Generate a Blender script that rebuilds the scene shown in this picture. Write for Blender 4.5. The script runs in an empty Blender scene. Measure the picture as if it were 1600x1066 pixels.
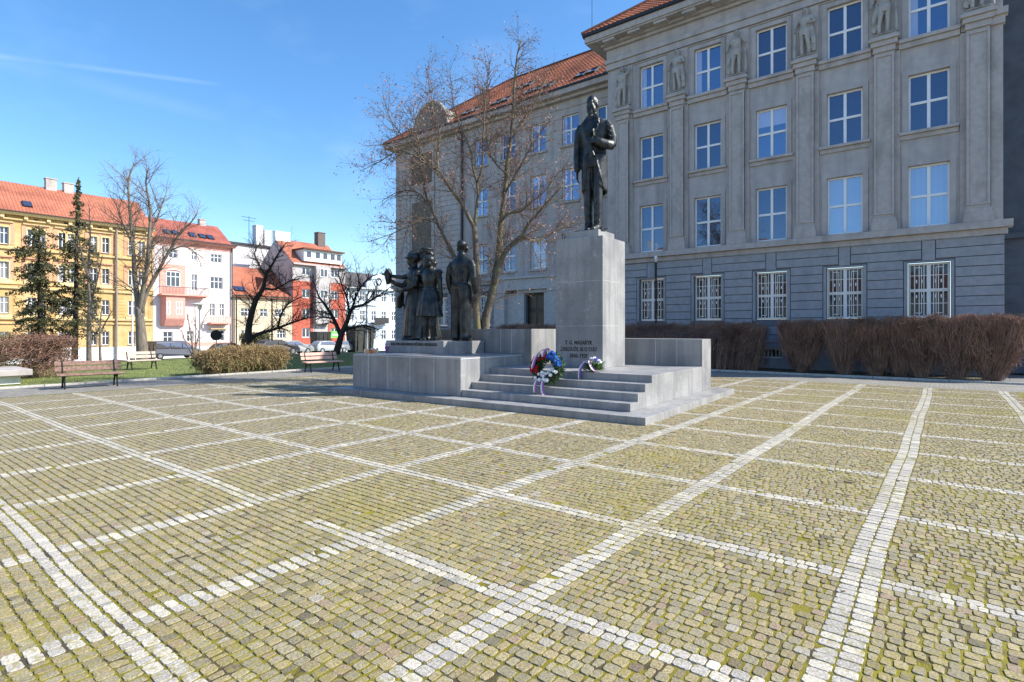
import bpy, bmesh, math, random
import numpy as np
from mathutils import Vector, Matrix
R_ = math.radians
S = bpy.context.scene
COL = S.collection
# ------------------------------------------------------------------ camera, sky, sun, exposure
cd = bpy.data.cameras.new('camera'); cam = bpy.data.objects.new('camera', cd); COL.objects.link(cam); S.camera = cam
cd.sensor_width = 36; cd.lens = 867/1600*36; cd.shift_y = -17/1600; cd.clip_end = 3000; cd.clip_start = .05
cam.location = (0, 0, 1.6); cam.rotation_euler = (R_(90), 0, R_(38.23))
SUN_EL, SUN_ROT = 39.5, 53.0
W = bpy.data.worlds.new('World'); S.world = W; W.use_nodes = True
nt = W.node_tree; bg = nt.nodes['Background']
sky = nt.nodes.new('ShaderNodeTexSky'); sky.sky_type = 'NISHITA'; sky.sun_disc = False
sky.sun_elevation = R_(SUN_EL); sky.sun_rotation = R_(SUN_ROT); sky.altitude = 300; sky.air_density = 1.0; sky.dust_density = .8; sky.ozone_density = 2.2
tc = nt.nodes.new('ShaderNodeTexCoord'); mp = nt.nodes.new('ShaderNodeMapping'); mp.inputs['Scale'].default_value = (1.2, 5.5, 9); mp.inputs['Rotation'].default_value = (0, .25, R_(-58))
ns = nt.nodes.new('ShaderNodeTexNoise'); ns.inputs['Scale'].default_value = 1.3; ns.inputs['Detail'].default_value = 6; ns.inputs['Roughness'].default_value = .55; ns.inputs['Distortion'].default_value = .3
cr = nt.nodes.new('ShaderNodeValToRGB'); cr.color_ramp.elements[0].position = .52; cr.color_ramp.elements[1].position = .85; cr.color_ramp.elements[0].color = (0,0,0,1); cr.color_ramp.elements[1].color = (.05,.05,.05,1)
mx = nt.nodes.new('ShaderNodeMix'); mx.data_type = 'RGBA'
hs = nt.nodes.new('ShaderNodeHueSaturation'); hs.inputs['Saturation'].default_value = 1.25; hs.inputs['Value'].default_value = 1.38
L = nt.links.new
L(tc.outputs['Generated'], mp.inputs[0]); L(mp.outputs[0], ns.inputs['Vector']); L(ns.outputs[0], cr.inputs[0]); 
_f, _h = 867., 516.; _a = R_(38.23); _F = Vector((-math.sin(_a), math.cos(_a), 0)); _R = Vector((math.cos(_a), math.sin(_a), 0))
def _d(u, v): return (_F+_R*((u-800)/_f)+Vector((0, 0, (_h-v)/_f))).normalized()
def trail(p, q, wd, amt, prev):   # a thin vapour trail: a great-circle band high in the sky
    nn = p.cross(q).normalized(); dp = nt.nodes.new('ShaderNodeVectorMath'); dp.operation = 'DOT_PRODUCT'; dp.inputs[1].default_value = nn; L(tc.outputs['Generated'], dp.inputs[0])
    ab = nt.nodes.new('ShaderNodeMath'); ab.operation = 'ABSOLUTE'; L(dp.outputs['Value'], ab.inputs[0]); m1 = nt.nodes.new('ShaderNodeMapRange'); m1.interpolation_type = 'SMOOTHSTEP'; m1.inputs[1].default_value = 0; m1.inputs[2].default_value = wd; m1.inputs[3].default_value = amt; m1.inputs[4].default_value = 0; L(ab.outputs[0], m1.inputs[0])
    n_ = nt.nodes.new('ShaderNodeTexNoise'); n_.inputs['Scale'].default_value = 7; L(tc.outputs['Generated'], n_.inputs['Vector']); m2 = nt.nodes.new('ShaderNodeMapRange'); m2.inputs[1].default_value = .4; m2.inputs[2].default_value = .6; L(n_.outputs[0], m2.inputs[0])
    c_ = (p+q).normalized(); d2 = nt.nodes.new('ShaderNodeVectorMath'); d2.operation = 'DOT_PRODUCT'; d2.inputs[1].default_value = c_; L(tc.outputs['Generated'], d2.inputs[0]); m3 = nt.nodes.new('ShaderNodeMapRange'); m3.inputs[1].default_value = .72; m3.inputs[2].default_value = .97; L(d2.outputs['Value'], m3.inputs[0])
    a1 = nt.nodes.new('ShaderNodeMath'); a1.operation = 'MULTIPLY'; L(m1.outputs[0], a1.inputs[0]); L(m2.outputs[0], a1.inputs[1]); a2 = nt.nodes.new('ShaderNodeMath'); a2.operation = 'MULTIPLY'; L(a1.outputs[0], a2.inputs[0]); L(m3.outputs[0], a2.inputs[1])
    a3 = nt.nodes.new('ShaderNodeMath'); a3.operation = 'ADD'; L(prev, a3.inputs[0]); L(a2.outputs[0], a3.inputs[1]); return a3.outputs[0]
_o = trail(_d(0, 88), _d(480, 150), .005, .055, cr.outputs[0]); _o = trail(_d(144, 132), _d(540, 234), .016, .028, _o); L(_o, mx.inputs[0])
L(sky.outputs[0], hs.inputs['Color']); L(hs.outputs[0], mx.inputs[6]); mx.inputs[7].default_value = (9, 10, 11, 1); L(mx.outputs[2], bg.inputs[0])
bg.inputs[1].default_value = .118
sd = bpy.data.lights.new('sun', 'SUN'); sd.energy = 5; sd.angle = R_(.5); sd.color = (1, .95, .87)
sun = bpy.data.objects.new('sun', sd); COL.objects.link(sun)
sv = Vector((math.sin(R_(SUN_ROT))*math.cos(R_(SUN_EL)), math.cos(R_(SUN_ROT))*math.cos(R_(SUN_EL)), math.sin(R_(SUN_EL))))
sun.rotation_euler = sv.to_track_quat('Z', 'Y').to_euler(); sun.location = (20, 10, 40)
vs = S.view_settings; vs.view_transform = 'Standard'; vs.look = 'None'; vs.exposure = .75; vs.gamma = 1; vs.use_curve_mapping = False
S.cycles.max_bounces = 6

# ------------------------------------------------------------------ helpers
rnd = random.Random(7)
def mat(name, col, rough=.8, nscale=0, amp=.0, bump=0, bscale=None, metal=0, spec=.5, detail=4, col2=None, coat=0, stretch=None, lo=.35, hi=.65, bdist=.02, world=False):
    m = bpy.data.materials.new(name); m.use_nodes = True; t = m.node_tree; b = t.nodes['Principled BSDF']; l = t.links.new
    b.inputs['Roughness'].default_value = rough; b.inputs['Metallic'].default_value = metal; b.inputs['Specular IOR Level'].default_value = spec
    b.inputs['Coat Weight'].default_value = coat
    c = (*col, 1); b.inputs['Base Color'].default_value = c
    if nscale or bump:
        co = t.nodes.new('ShaderNodeTexCoord'); src = co.outputs['Object']
        if world:
            g = t.nodes.new('ShaderNodeNewGeometry'); src = g.outputs['Position']
        if stretch:
            q = t.nodes.new('ShaderNodeMapping'); q.inputs['Scale'].default_value = stretch; l(src, q.inputs[0]); src = q.outputs[0]
    if nscale:
        n = t.nodes.new('ShaderNodeTexNoise'); n.inputs['Scale'].default_value = nscale; n.inputs['Detail'].default_value = detail; l(src, n.inputs['Vector'])
        r = t.nodes.new('ShaderNodeValToRGB'); c2 = col2 if col2 else tuple(x*(1-amp) for x in col); c1 = col if col2 else tuple(min(1, x*(1+amp)) for x in col)
        r.color_ramp.elements[0].position = lo; r.color_ramp.elements[1].position = hi
        r.color_ramp.elements[0].color = (*c2, 1); r.color_ramp.elements[1].color = (*c1, 1)
        l(n.outputs[0], r.inputs[0]); l(r.outputs[0], b.inputs['Base Color'])
    if bump:
        n2 = t.nodes.new('ShaderNodeTexNoise'); n2.inputs['Scale'].default_value = bscale or nscale*4; n2.inputs['Detail'].default_value = 5; l(src, n2.inputs['Vector'])
        bp = t.nodes.new('ShaderNodeBump'); bp.inputs['Strength'].default_value = bump; bp.inputs['Distance'].default_value = bdist; l(n2.outputs[0], bp.inputs['Height']); l(bp.outputs[0], b.inputs['Normal'])
    return m
def mixnoise(m, col, scale, lo, hi, fac=1, stretch=None):
    """lay a second noise-masked colour (stains, wear) over a material's base colour"""
    t = m.node_tree; b = t.nodes['Principled BSDF']; l = t.links.new
    g = t.nodes.new('ShaderNodeTexCoord'); n = t.nodes.new('ShaderNodeTexNoise'); n.inputs['Scale'].default_value = scale; n.inputs['Detail'].default_value = 5
    src = g.outputs['Object']
    if stretch:
        q = t.nodes.new('ShaderNodeMapping'); q.inputs['Scale'].default_value = stretch; l(src, q.inputs[0]); src = q.outputs[0]
    l(src, n.inputs['Vector'])
    r = t.nodes.new('ShaderNodeMapRange'); r.inputs[1].default_value = lo; r.inputs[2].default_value = hi; r.inputs[3].default_value = 0; r.inputs[4].default_value = fac; l(n.outputs[0], r.inputs[0])
    x = t.nodes.new('ShaderNodeMix'); x.data_type = 'RGBA'; l(r.outputs[0], x.inputs[0])
    old = b.inputs['Base Color']
    if old.is_linked: l(old.links[0].from_socket, x.inputs[6])
    else: x.inputs[6].default_value = old.default_value
    x.inputs[7].default_value = (*col, 1); l(x.outputs[2], b.inputs['Base Color'])
    return m
def rootloc(p):
    v = Vector((0, 0, 0))
    while p is not None: v = v + p.location; p = p.parent
    return v
def tag(o, label=None, cat=None, group=None, kind=None):
    if label: o['label'] = label
    if cat: o['category'] = cat
    if group: o['group'] = group
    if kind: o['kind'] = kind
    return o
def empty(name, loc, rz=0, label=None, cat=None, group=None):
    o = bpy.data.objects.new(name, None); COL.objects.link(o); o.location = loc; o.rotation_euler = (0, 0, rz); o.empty_display_size = .2
    return tag(o, label, cat, group)
def link(name, me, parent=None, loc=(0, 0, 0), rz=0):
    o = bpy.data.objects.new(name, me); COL.objects.link(o); o.parent = parent; o.location = loc; o.rotation_euler = (0, 0, rz); return o
def copytree(o, parent=None, loc=None, rz=None):
    c = o.copy(); COL.objects.link(c); c.parent = parent
    if loc is not None: c.location = loc
    if rz is not None: c.rotation_euler = (0, 0, rz)
    for ch in list(o.children): copytree(ch, c)
    return c
class MB:
    def __init__(s): s.v = []; s.f = []
    def add(s, vs, fs):
        n = len(s.v); s.v += [tuple(v) for v in vs]; s.f += [tuple(i+n for i in f) for f in fs]; return s
    def box(s, x0, x1, y0, y1, z0, z1, M=None):
        vs = [Vector((x, y, z)) for x in (x0, x1) for y in (y0, y1) for z in (z0, z1)]
        if M is not None: vs = [M @ v for v in vs]
        return s.add(vs, [(0,1,3,2), (4,6,7,5), (0,4,5,1), (2,3,7,6), (0,2,6,4), (1,5,7,3)])
    def tube(s, pts, rad, n=6, cap=True, ell=None, ref=None):
        pts = [Vector(p) for p in pts]; rad = list(rad) if hasattr(rad, '__len__') else [rad]*len(pts)
        rings = []; pu = None
        for i, p in enumerate(pts):
            t = (pts[min(i+1, len(pts)-1)]-pts[max(i-1, 0)])
            if t.length < 1e-9: t = Vector((0, 0, 1))
            t.normalize()
            if pu is None:
                a = Vector(ref) if ref else (Vector((1, 0, 0)) if abs(t.x) < .9 else Vector((0, 1, 0)))
            else: a = pu if not ref else Vector(ref)
            u = a-t*a.dot(t)
            if u.length < 1e-6: u = t.orthogonal()
            u.normalize(); w = t.cross(u); pu = u
            r = rad[i]; ra, rb = (r if hasattr(r, '__len__') else (r, r*(ell or 1)))
            rings.append([p+u*ra*math.cos(2*math.pi*k/n)+w*rb*math.sin(2*math.pi*k/n) for k in range(n)])
        vs = [v for r in rings for v in r]; fs = []
        for i in range(len(rings)-1):
            for k in range(n): fs.append((i*n+k, i*n+(k+1) % n, (i+1)*n+(k+1) % n, (i+1)*n+k))
        if cap: fs.append(tuple(range(n-1, -1, -1))); fs.append(tuple((len(rings)-1)*n+k for k in range(n)))
        return s.add(vs, fs)
    def ball(s, c, r, n=10, m=7, M=None):
        r = r if hasattr(r, '__len__') else (r, r, r); vs = []; fs = []
        for i in range(1, m):
            a = math.pi*i/m
            for k in range(n):
                b = 2*math.pi*k/n; vs.append(Vector((r[0]*math.sin(a)*math.cos(b), r[1]*math.sin(a)*math.sin(b), r[2]*math.cos(a))))
        vs += [Vector((0, 0, r[2])), Vector((0, 0, -r[2]))]
        for i in range(m-2):
            for k in range(n): fs.append((i*n+k, (i+1)*n+k, (i+1)*n+(k+1) % n, i*n+(k+1) % n))
        T = len(vs)-2
        for k in range(n): fs.append((T, k, (k+1) % n)); fs.append((T+1, (m-2)*n+(k+1) % n, (m-2)*n+k))
        vs = [(M @ v if M is not None else v)+Vector(c) for v in vs]
        return s.add(vs, fs)
    def mesh(s, name, m, smooth=False, off=None, fix=True):
        v = np.array(s.v, float)
        if off is not None and len(v): v = v-np.array(off)
        me = bpy.data.meshes.new(name); me.from_pydata(v.tolist(), [], s.f)
        for x in (m if isinstance(m, (list, tuple)) else [m]): me.materials.append(x)
        if fix:
            b = bmesh.new(); b.from_mesh(me); bmesh.ops.recalc_face_normals(b, faces=b.faces); b.to_mesh(me); b.free()
        if smooth: me.polygons.foreach_set('use_smooth', [True]*len(me.polygons))
        me.update(); return me
    def build(s, name, m, parent=None, smooth=False, local=False, bevel=0, fix=True):
        off = None
        if parent is not None and not local: off = rootloc(parent)
        o = link(name, s.mesh(name, m, smooth, off, fix), parent)
        if bevel:
            bv = o.modifiers.new('bevel', 'BEVEL'); bv.width = bevel; bv.segments = 2; bv.limit_method = 'ANGLE'; bv.harden_normals = False
        return o
def rawmesh(name, V, F, m, smooth=False):
    """fast mesh from numpy: V (n,3), F (k,4) or (k,3)"""
    V = np.ascontiguousarray(V, dtype=np.float32); F = np.ascontiguousarray(F, dtype=np.int32); k = F.shape[1]
    me = bpy.data.meshes.new(name); me.vertices.add(len(V)); me.vertices.foreach_set('co', V.ravel())
    me.loops.add(F.size); me.loops.foreach_set('vertex_index', F.ravel())
    me.polygons.add(len(F)); me.polygons.foreach_set('loop_start', np.arange(0, F.size, k, dtype=np.int32))
    me.polygons.foreach_set('use_smooth', np.full(len(F), smooth, dtype=bool))
    me.update(calc_edges=True)
    me.materials.append(m); return me
class Face:
    """a facade: u along it, z up, d outward"""
    def __init__(s, O, U, n): s.O = Vector(O); s.U = Vector(U); s.n = Vector(n); s.rz = math.atan2(s.U.y, s.U.x)
    def p(s, u, z, d=0): return s.O+s.U*u+Vector((0, 0, z))+s.n*d
    def box(s, mb, u0, u1, z0, z1, d0, d1):
        vs = [s.p(u, z, d) for u in (u0, u1) for d in (d0, d1) for z in (z0, z1)]
        mb.add(vs, [(0,1,3,2), (4,6,7,5), (0,4,5,1), (2,3,7,6), (0,2,6,4), (1,5,7,3)])
    def wall(s, mb, u0, u1, z0, z1, d, ops, depth=.2):
        us = sorted({u0, u1, *[x for o in ops for x in o[:2] if u0 < x < u1]}); zs = sorted({z0, z1, *[x for o in ops for x in o[2:4] if z0 < x < z1]})
        for a, b in zip(us, us[1:]):
            for c, e in zip(zs, zs[1:]):
                mu, mz = (a+b)/2, (c+e)/2
                if any(o[0] < mu < o[1] and o[2] < mz < o[3] for o in ops): continue
                mb.add([s.p(a, c, d), s.p(b, c, d), s.p(b, e, d), s.p(a, e, d)], [(0, 1, 2, 3)])
        for o in ops:
            a, b, c, e = o[:4]; q = d-depth
            mb.add([s.p(a, c, d), s.p(b, c, d), s.p(b, c, q), s.p(a, c, q)], [(0, 1, 2, 3)])
            mb.add([s.p(a, e, d), s.p(b, e, d), s.p(b, e, q), s.p(a, e, q)], [(0, 1, 2, 3)])
            mb.add([s.p(a, c, d), s.p(a, e, d), s.p(a, e, q), s.p(a, c, q)], [(0, 1, 2, 3)])
            mb.add([s.p(b, c, d), s.p(b, e, d), s.p(b, e, q), s.p(b, c, q)], [(0, 1, 2, 3)])
def gz(x): return 0 if x > -34 else max(-2.07, (x+34)*.047)
# ------------------------------------------------------------------ materials
M_ = {}
M_['plaster'] = mixnoise(mat('facade_plaster', (.425, .395, .38), .9, 3, .08, .2, 60, bdist=.012), (.23, .215, .205), .9, .45, .72, .55, (3, 3, .35))
M_['plaster_low'] = mixnoise(mat('ground_floor_render', (.31, .318, .34), .9, 5, .08, .25, 50, bdist=.012), (.2, .22, .25), 1.2, .5, .75, .5, (2, 2, .6))
M_['plaster_dark'] = mat('shade_dark_plaster', (.10, .11, .13), .9, 2, .15, .2, 40)  # side wing render; the deep shade of its recess is put into the colour
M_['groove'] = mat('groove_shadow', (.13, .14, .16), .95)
M_['trim'] = mixnoise(mat('stone_trim', (.43, .39, .365), .85, 6, .08, .15, 40), (.22, .21, .19), 1.6, .5, .72, .6, (1, 1, .5))
M_['white'] = mat('white_frame_paint', (.80, .80, .80), .45, 8, .03)
M_['grille'] = mat('pale_grille_paint', (.85, .80, .74), .5, 8, .05)
M_['gutter'] = mat('dark_gutter', (.035, .035, .04), .5, metal=.5)
M_['granite'] = mixnoise(mixnoise(mixnoise(mat('grey_granite', (.305, .30, .29), .5, 120, .42, .1, 160, detail=4, bdist=.004), (.12, .122, .13), 1.3, .42, .74, .7), (.17, .17, .175), 1.0, .48, .62, .5, (7, 7, .4)), (.40, .40, .38), 5, .62, .70, .4)
M_['joint'] = mat('pale_joint_mortar', (.55, .55, .55), .8, 20, .15)
M_['bronze'] = mat('dark_bronze', (.048, .053, .052), .42, 7, .35, .25, 45, metal=.6, col2=(.016, .019, .021), bdist=.01)
M_['letters'] = mat('black_letter_enamel', (.012, .012, .012), .5)
def tiles(name, c1, c2, su, sv, axis=0, pitch=True):
    m = bpy.data.materials.new(name); m.use_nodes = True; t = m.node_tree; b = t.nodes['Principled BSDF']; l = t.links.new; b.inputs['Roughness'].default_value = .75
    co = t.nodes.new('ShaderNodeTexCoord'); mp = t.nodes.new('ShaderNodeMapping'); l(co.outputs['UV'], mp.inputs[0])
    br = t.nodes.new('ShaderNodeTexBrick'); br.offset = 0; br.inputs['Scale'].default_value = 1; br.inputs['Brick Width'].default_value = su; br.inputs['Row Height'].default_value = sv
    br.inputs['Mortar Size'].default_value = .02; br.inputs['Color1'].default_value = (*c1, 1); br.inputs['Color2'].default_value = (*c2, 1); br.inputs['Mortar'].default_value = (c2[0]*.35, c2[1]*.35, c2[2]*.35, 1); br.inputs['Bias'].default_value = -.2
    l(mp.outputs[0], br.inputs['Vector']); n = t.nodes.new('ShaderNodeTexNoise'); n.inputs['Scale'].default_value = .5; n.inputs['Detail'].default_value = 6; l(mp.outputs[0], n.inputs['Vector'])
    x = t.nodes.new('ShaderNodeMix'); x.data_type = 'RGBA'; x.blend_type = 'MULTIPLY'; x.inputs[0].default_value = .7; l(br.outputs[0], x.inputs[6])
    r = t.nodes.new('ShaderNodeValToRGB'); r.color_ramp.elements[0].position = .3; r.color_ramp.elements[0].color = (.55, .5, .5, 1); r.color_ramp.elements[1].position = .6; r.color_ramp.elements[1].color = (1, 1, 1, 1)
    l(n.outputs[0], r.inputs[0]); l(r.outputs[0], x.inputs[7]); l(x.outputs[2], b.inputs['Base Color'])
    bp = t.nodes.new('ShaderNodeBump'); bp.inputs['Strength'].default_value = .6; bp.inputs['Distance'].default_value = .05; l(br.outputs['Fac'], bp.inputs['Height']); bp.invert = True; l(bp.outputs[0], b.inputs['Normal'])
    return m
M_['tile'] = tiles('orange_roof_tile', (.52, .18, .085), (.40, .12, .055), .22, .32)
M_['tile_far'] = tiles('red_roof_tile', (.47, .155, .085), (.38, .12, .065), .3, .35)
M_['tile_pink'] = tiles('crimson_roof_tile', (.42, .12, .08), (.35, .095, .065), .3, .35)
M_['slate'] = tiles('grey_slate_roof', (.13, .12, .12), (.09, .085, .09), .3, .35)
def glassmat(name, inner, fac=.42, stripes=None, top=None):
    """window pane: mirror-like outside, the room or blind behind it as the diffuse layer"""
    m = bpy.data.materials.new(name); m.use_nodes = True; t = m.node_tree; l = t.links.new; b = t.nodes['Principled BSDF']
    b.inputs['Base Color'].default_value = (*inner, 1); b.inputs['Roughness'].default_value = .6
    if stripes:
        co = t.nodes.new('ShaderNodeTexCoord'); w = t.nodes.new('ShaderNodeTexWave'); w.wave_type = 'BANDS'; w.bands_direction = 'X'; w.inputs['Scale'].default_value = stripes
        r = t.nodes.new('ShaderNodeValToRGB'); r.color_ramp.elements[0].color = (*[x*.35 for x in inner], 1); r.color_ramp.elements[0].position = .15; r.color_ramp.elements[1].color = (*inner, 1); r.color_ramp.elements[1].position = .4
        l(co.outputs['Object'], w.inputs[0]); l(w.outputs[0], r.inputs[0]); l(r.outputs[0], b.inputs['Base Color'])
    elif top:
        co = t.nodes.new('ShaderNodeTexCoord'); sp = t.nodes.new('ShaderNodeSeparateXYZ'); l(co.outputs['Object'], sp.inputs[0])
        c = t.nodes.new('ShaderNodeMath'); c.operation = 'GREATER_THAN' if top[0] > 0 else 'LESS_THAN'; c.inputs[1].default_value = abs(top[1]) if top[2] == 'Z' else top[1]; l(sp.outputs[top[2]], c.inputs[0])
        x = t.nodes.new('ShaderNodeMix'); x.data_type = 'RGBA'; x.inputs[6].default_value = (*inner, 1); x.inputs[7].default_value = (.5, .5, .5, 1); l(c.outputs[0], x.inputs[0]); l(x.outputs[2], b.inputs['Base Color'])
    g = t.nodes.new('ShaderNodeBsdfGlossy'); g.inputs['Roughness'].default_value = .015; g.inputs['Color'].default_value = (.32, .43, .62, 1)
    n = t.nodes.new('ShaderNodeTexNoise'); n.inputs['Scale'].default_value = 1.6; co2 = t.nodes.new('ShaderNodeNewGeometry'); l(co2.outputs['Position'], n.inputs['Vector'])
    bp = t.nodes.new('ShaderNodeBump'); bp.inputs['Strength'].default_value = .06; bp.inputs['Distance'].default_value = .05; l(n.outputs[0], bp.inputs['Height']); l(bp.outputs[0], g.inputs['Normal'])
    fr = t.nodes.new('ShaderNodeFresnel'); fr.inputs[0].default_value = 1.6; ad = t.nodes.new('ShaderNodeMath'); ad.operation = 'ADD'; ad.inputs[1].default_value = fac; ad.use_clamp = True; l(fr.outputs[0], ad.inputs[0])
    ms = t.nodes.new('ShaderNodeMixShader'); l(ad.outputs[0], ms.inputs[0]); l(b.outputs[0], ms.inputs[1]); l(g.outputs[0], ms.inputs[2]); l(ms.outputs[0], t.nodes['Material Output'].inputs['Surface'])
    return m
G_ = dict(barred=glassmat('pane_behind_bars', (.015, .014, .012), .02), dark=glassmat('pane_dark_room', (.010, .014, .022), .20), blind=glassmat('pane_vertical_blind', (.40, .55, .68), .30, stripes=9), curtain=glassmat('pane_side_curtain', (.012, .016, .025), .4, top=(-1, -.32, 'X')),
          roller=glassmat('pane_half_blind', (.012, .016, .025), .4, top=(1, 1.35, 'Z')), pale=glassmat('pane_pale_blind', (.5, .5, .48), .25), far=glassmat('pane_far_house', (.03, .035, .045), .03), farcur=glassmat('pane_net_curtain', (.22, .22, .22), .02))
# ------------------------------------------------------------------ windows
_wc = {}
def winmeshes(w, h, rows, cols, f, kind, bar):
    key = (round(w, 2), round(h, 2), rows, cols, f, kind, bar)
    if key in _wc: return _wc[key]
    fr = MB(); hw = w/2
    fr.box(-hw, -hw+f, 0, .07, 0, h); fr.box(hw-f, hw, 0, .07, 0, h); fr.box(-hw+f, hw-f, 0, .07, h-f, h); fr.box(-hw+f, hw-f, 0, .07, 0, f)
    for i in range(1, cols):
        x = -hw+w*i/cols; fr.box(x-bar/2, x+bar/2, -.012, .07, f, h-f)
    for z in rows:
        for i in range(cols):
            a = -hw+w*i/cols+(bar/2 if i else f); b = -hw+w*(i+1)/cols-(bar/2 if i < cols-1 else f)
            fr.box(a, b, -.004, .07, h*z-bar*.45, h*z+bar*.45)
    pn = MB(); pn.box(-hw+f*.5, hw-f*.5, .035, .055, f*.5, h-f*.5)
    sl = MB(); sl.box(-hw-.05, hw+.05, -.14, .0, -.05, -.004)
    _wc[key] = (fr.mesh('window', M_['white']), pn.mesh('pane', G_[kind]), sl.mesh('sill', M_['trim'])); return _wc[key]
def window(face, u, z, w, h, parent, rows=(.5,), cols=2, f=.065, kind='dark', bar=.10, rec=.14, sill=False, name='window'):
    ms = winmeshes(w, h, tuple(rows), cols, f, kind, bar)
    o = link(name, ms[0], parent, face.p(u, z, -rec)-rootloc(parent), face.rz)
    link('pane', ms[1], o)
    if sill: link('sill', ms[2], o, (0, -rec+.005, 0))
    return o
def roofplane(name, pts, m, parent, uvs=None, thick=.08):
    """sloping roof polygon: pts[0]-pts[1] is the eave; UV in metres along and up the slope"""
    pts = [Vector(p) for p in pts]; u = (pts[1]-pts[0]).normalized(); n = u.cross(pts[2]-pts[0]).normalized()
    if n.z < 0: n = -n
    w = n.cross(u)
    if w.z < 0: w = -w
    off = rootloc(parent); k = len(pts); vs = [p-off for p in pts]+[p-off-n*thick for p in pts]
    me = bpy.data.meshes.new(name); me.from_pydata([tuple(v) for v in vs], [], [tuple(range(k)), tuple(range(2*k-1, k-1, -1))]+[(i, i+k, (i+1) % k+k, (i+1) % k) for i in range(k)])
    uv = me.uv_layers.new(name='UVMap')
    for lp in me.loops:
        p = vs[lp.vertex_index]+off-pts[0]; uv.data[lp.index].uv = (p.dot(u), p.dot(w))
    me.materials.append(m); return link(name, me, parent)
# ------------------------------------------------------------------ monument frame
TH = R_(2.5); MO = Vector((-3.99, 8.67, 0))
def MP(u, w, z=0): return Vector((MO.x+u*math.cos(TH)-w*math.sin(TH), MO.y+u*math.sin(TH)+w*math.cos(TH), z))
# ------------------------------------------------------------------ ground
def vcol(me, C):
    a = me.attributes.new('Col', 'FLOAT_COLOR', 'POINT'); a.data.foreach_set('color', np.ascontiguousarray(C, dtype=np.float32).ravel())
def ground_sheet(name, xs, ys, m, dz, prof=True):
    mb = MB(); 
    for y in ys:
        for x in xs: mb.v.append((x, y, (gz(x) if prof else 0)+dz))
    n = len(xs)
    for j in range(len(ys)-1):
        for i in range(n-1): mb.f.append((j*n+i, j*n+i+1, (j+1)*n+i+1, (j+1)*n+i))
    return tag(mb.build(name, m), kind='structure')
asph = mixnoise(mat('asphalt', (.16, .158, .15), .9, 30, .25, .3, 250, world=True), (.1, .1, .1), .6, .45, .7, .7)
ground_sheet('ground', [-900, -300, -120, -78, -70, -60, -50, -42, -34, -20, 0, 60, 200, 900], [-600, -100, -20, 0, 20, 40, 80, 200, 900], asph, -.06)
moss = mixnoise(mat('moss_and_grit_in_joints', (.175, .15, .006), .95, 7, .3, .9, 120, col2=(.065, .05, .022), lo=.40, hi=.5, world=True, bdist=.01), (.24, .21, .01), 2.2, .5, .62, .6)
ground_sheet('moss_bed', [-17.58, 6.25], [-4.4, 19.25], moss, -.0045, False)
# granite setts, each one a small bevelled block
PX, PY, X0, Y0 = 1.55, 1.57, -.535, .98
rs = np.random.RandomState(3)
stones = []   # x0,x1,y0,y1,white
xl = [(-.44-PX*k+(.0 if k else 0)) for k in range(-4, 12)]
def gapped(x, yk):  # the one stretch where the pale line is interrupted
    return abs(yk-1) < .5 and -5.0 < x < -4.25
hw = {k: .092 for k in range(-4, 12)}; hw[0] = .108; hw[-1] = .105
ybase = .98
rows = np.arange(-70, 236)
for r in rows:
    y = ybase+r*PY/20; k, q = divmod(r, 20)
    for i in range(len(xl)-1):
        kk = i-4; a = xl[i]-hw[kk]; b = xl[i+1]+hw[kk+1]   # panel from a (right) down to b (left)
        # white columns of line i
        for c in (0, 1):
            stones.append((xl[i]-hw[kk]+c*hw[kk], xl[i]-hw[kk]+(c+1)*hw[kk], y, y+PY/20, 1))
        n = (20 if rs.rand() < .6 else 19) if kk < 2 else (24 if rs.rand() < .5 else 23)
        wdt = rs.uniform(.66, 1.34, n); wdt = wdt/wdt.sum()*(a-b); x = b
        for d in wdt:
            wh = 1 if (q in (0, 1) and not gapped(x, k)) else 0
            stones.append((x, x+d, y, y+PY/20, wh)); x += d
A = np.array(stones)
cx = (A[:, 0]+A[:, 1])/2; cy = (A[:, 2]+A[:, 3])/2
keep = (cx > -18.2) & (cx < 6.2) & (cy > -4.4) & (cy < 19.28)
lu = (cx-MO.x)*math.cos(TH)+(cy-MO.y)*math.sin(TH); lw = -(cx-MO.x)*math.sin(TH)+(cy-MO.y)*math.cos(TH)
keep &= ~((lu > -8.5) & (lu < -.05) & (lw > .05) & (lw < 5.6))
keep &= ~((cx < -9) & (cy < -2.0)); keep &= ~((cx > 1.35) & (cy > 12+ (2.2-cx)*6))
A = A[keep]; N = len(A); dist = np.hypot((A[:, 0]+A[:, 1])/2, (A[:, 2]+A[:, 3])/2)
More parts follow.
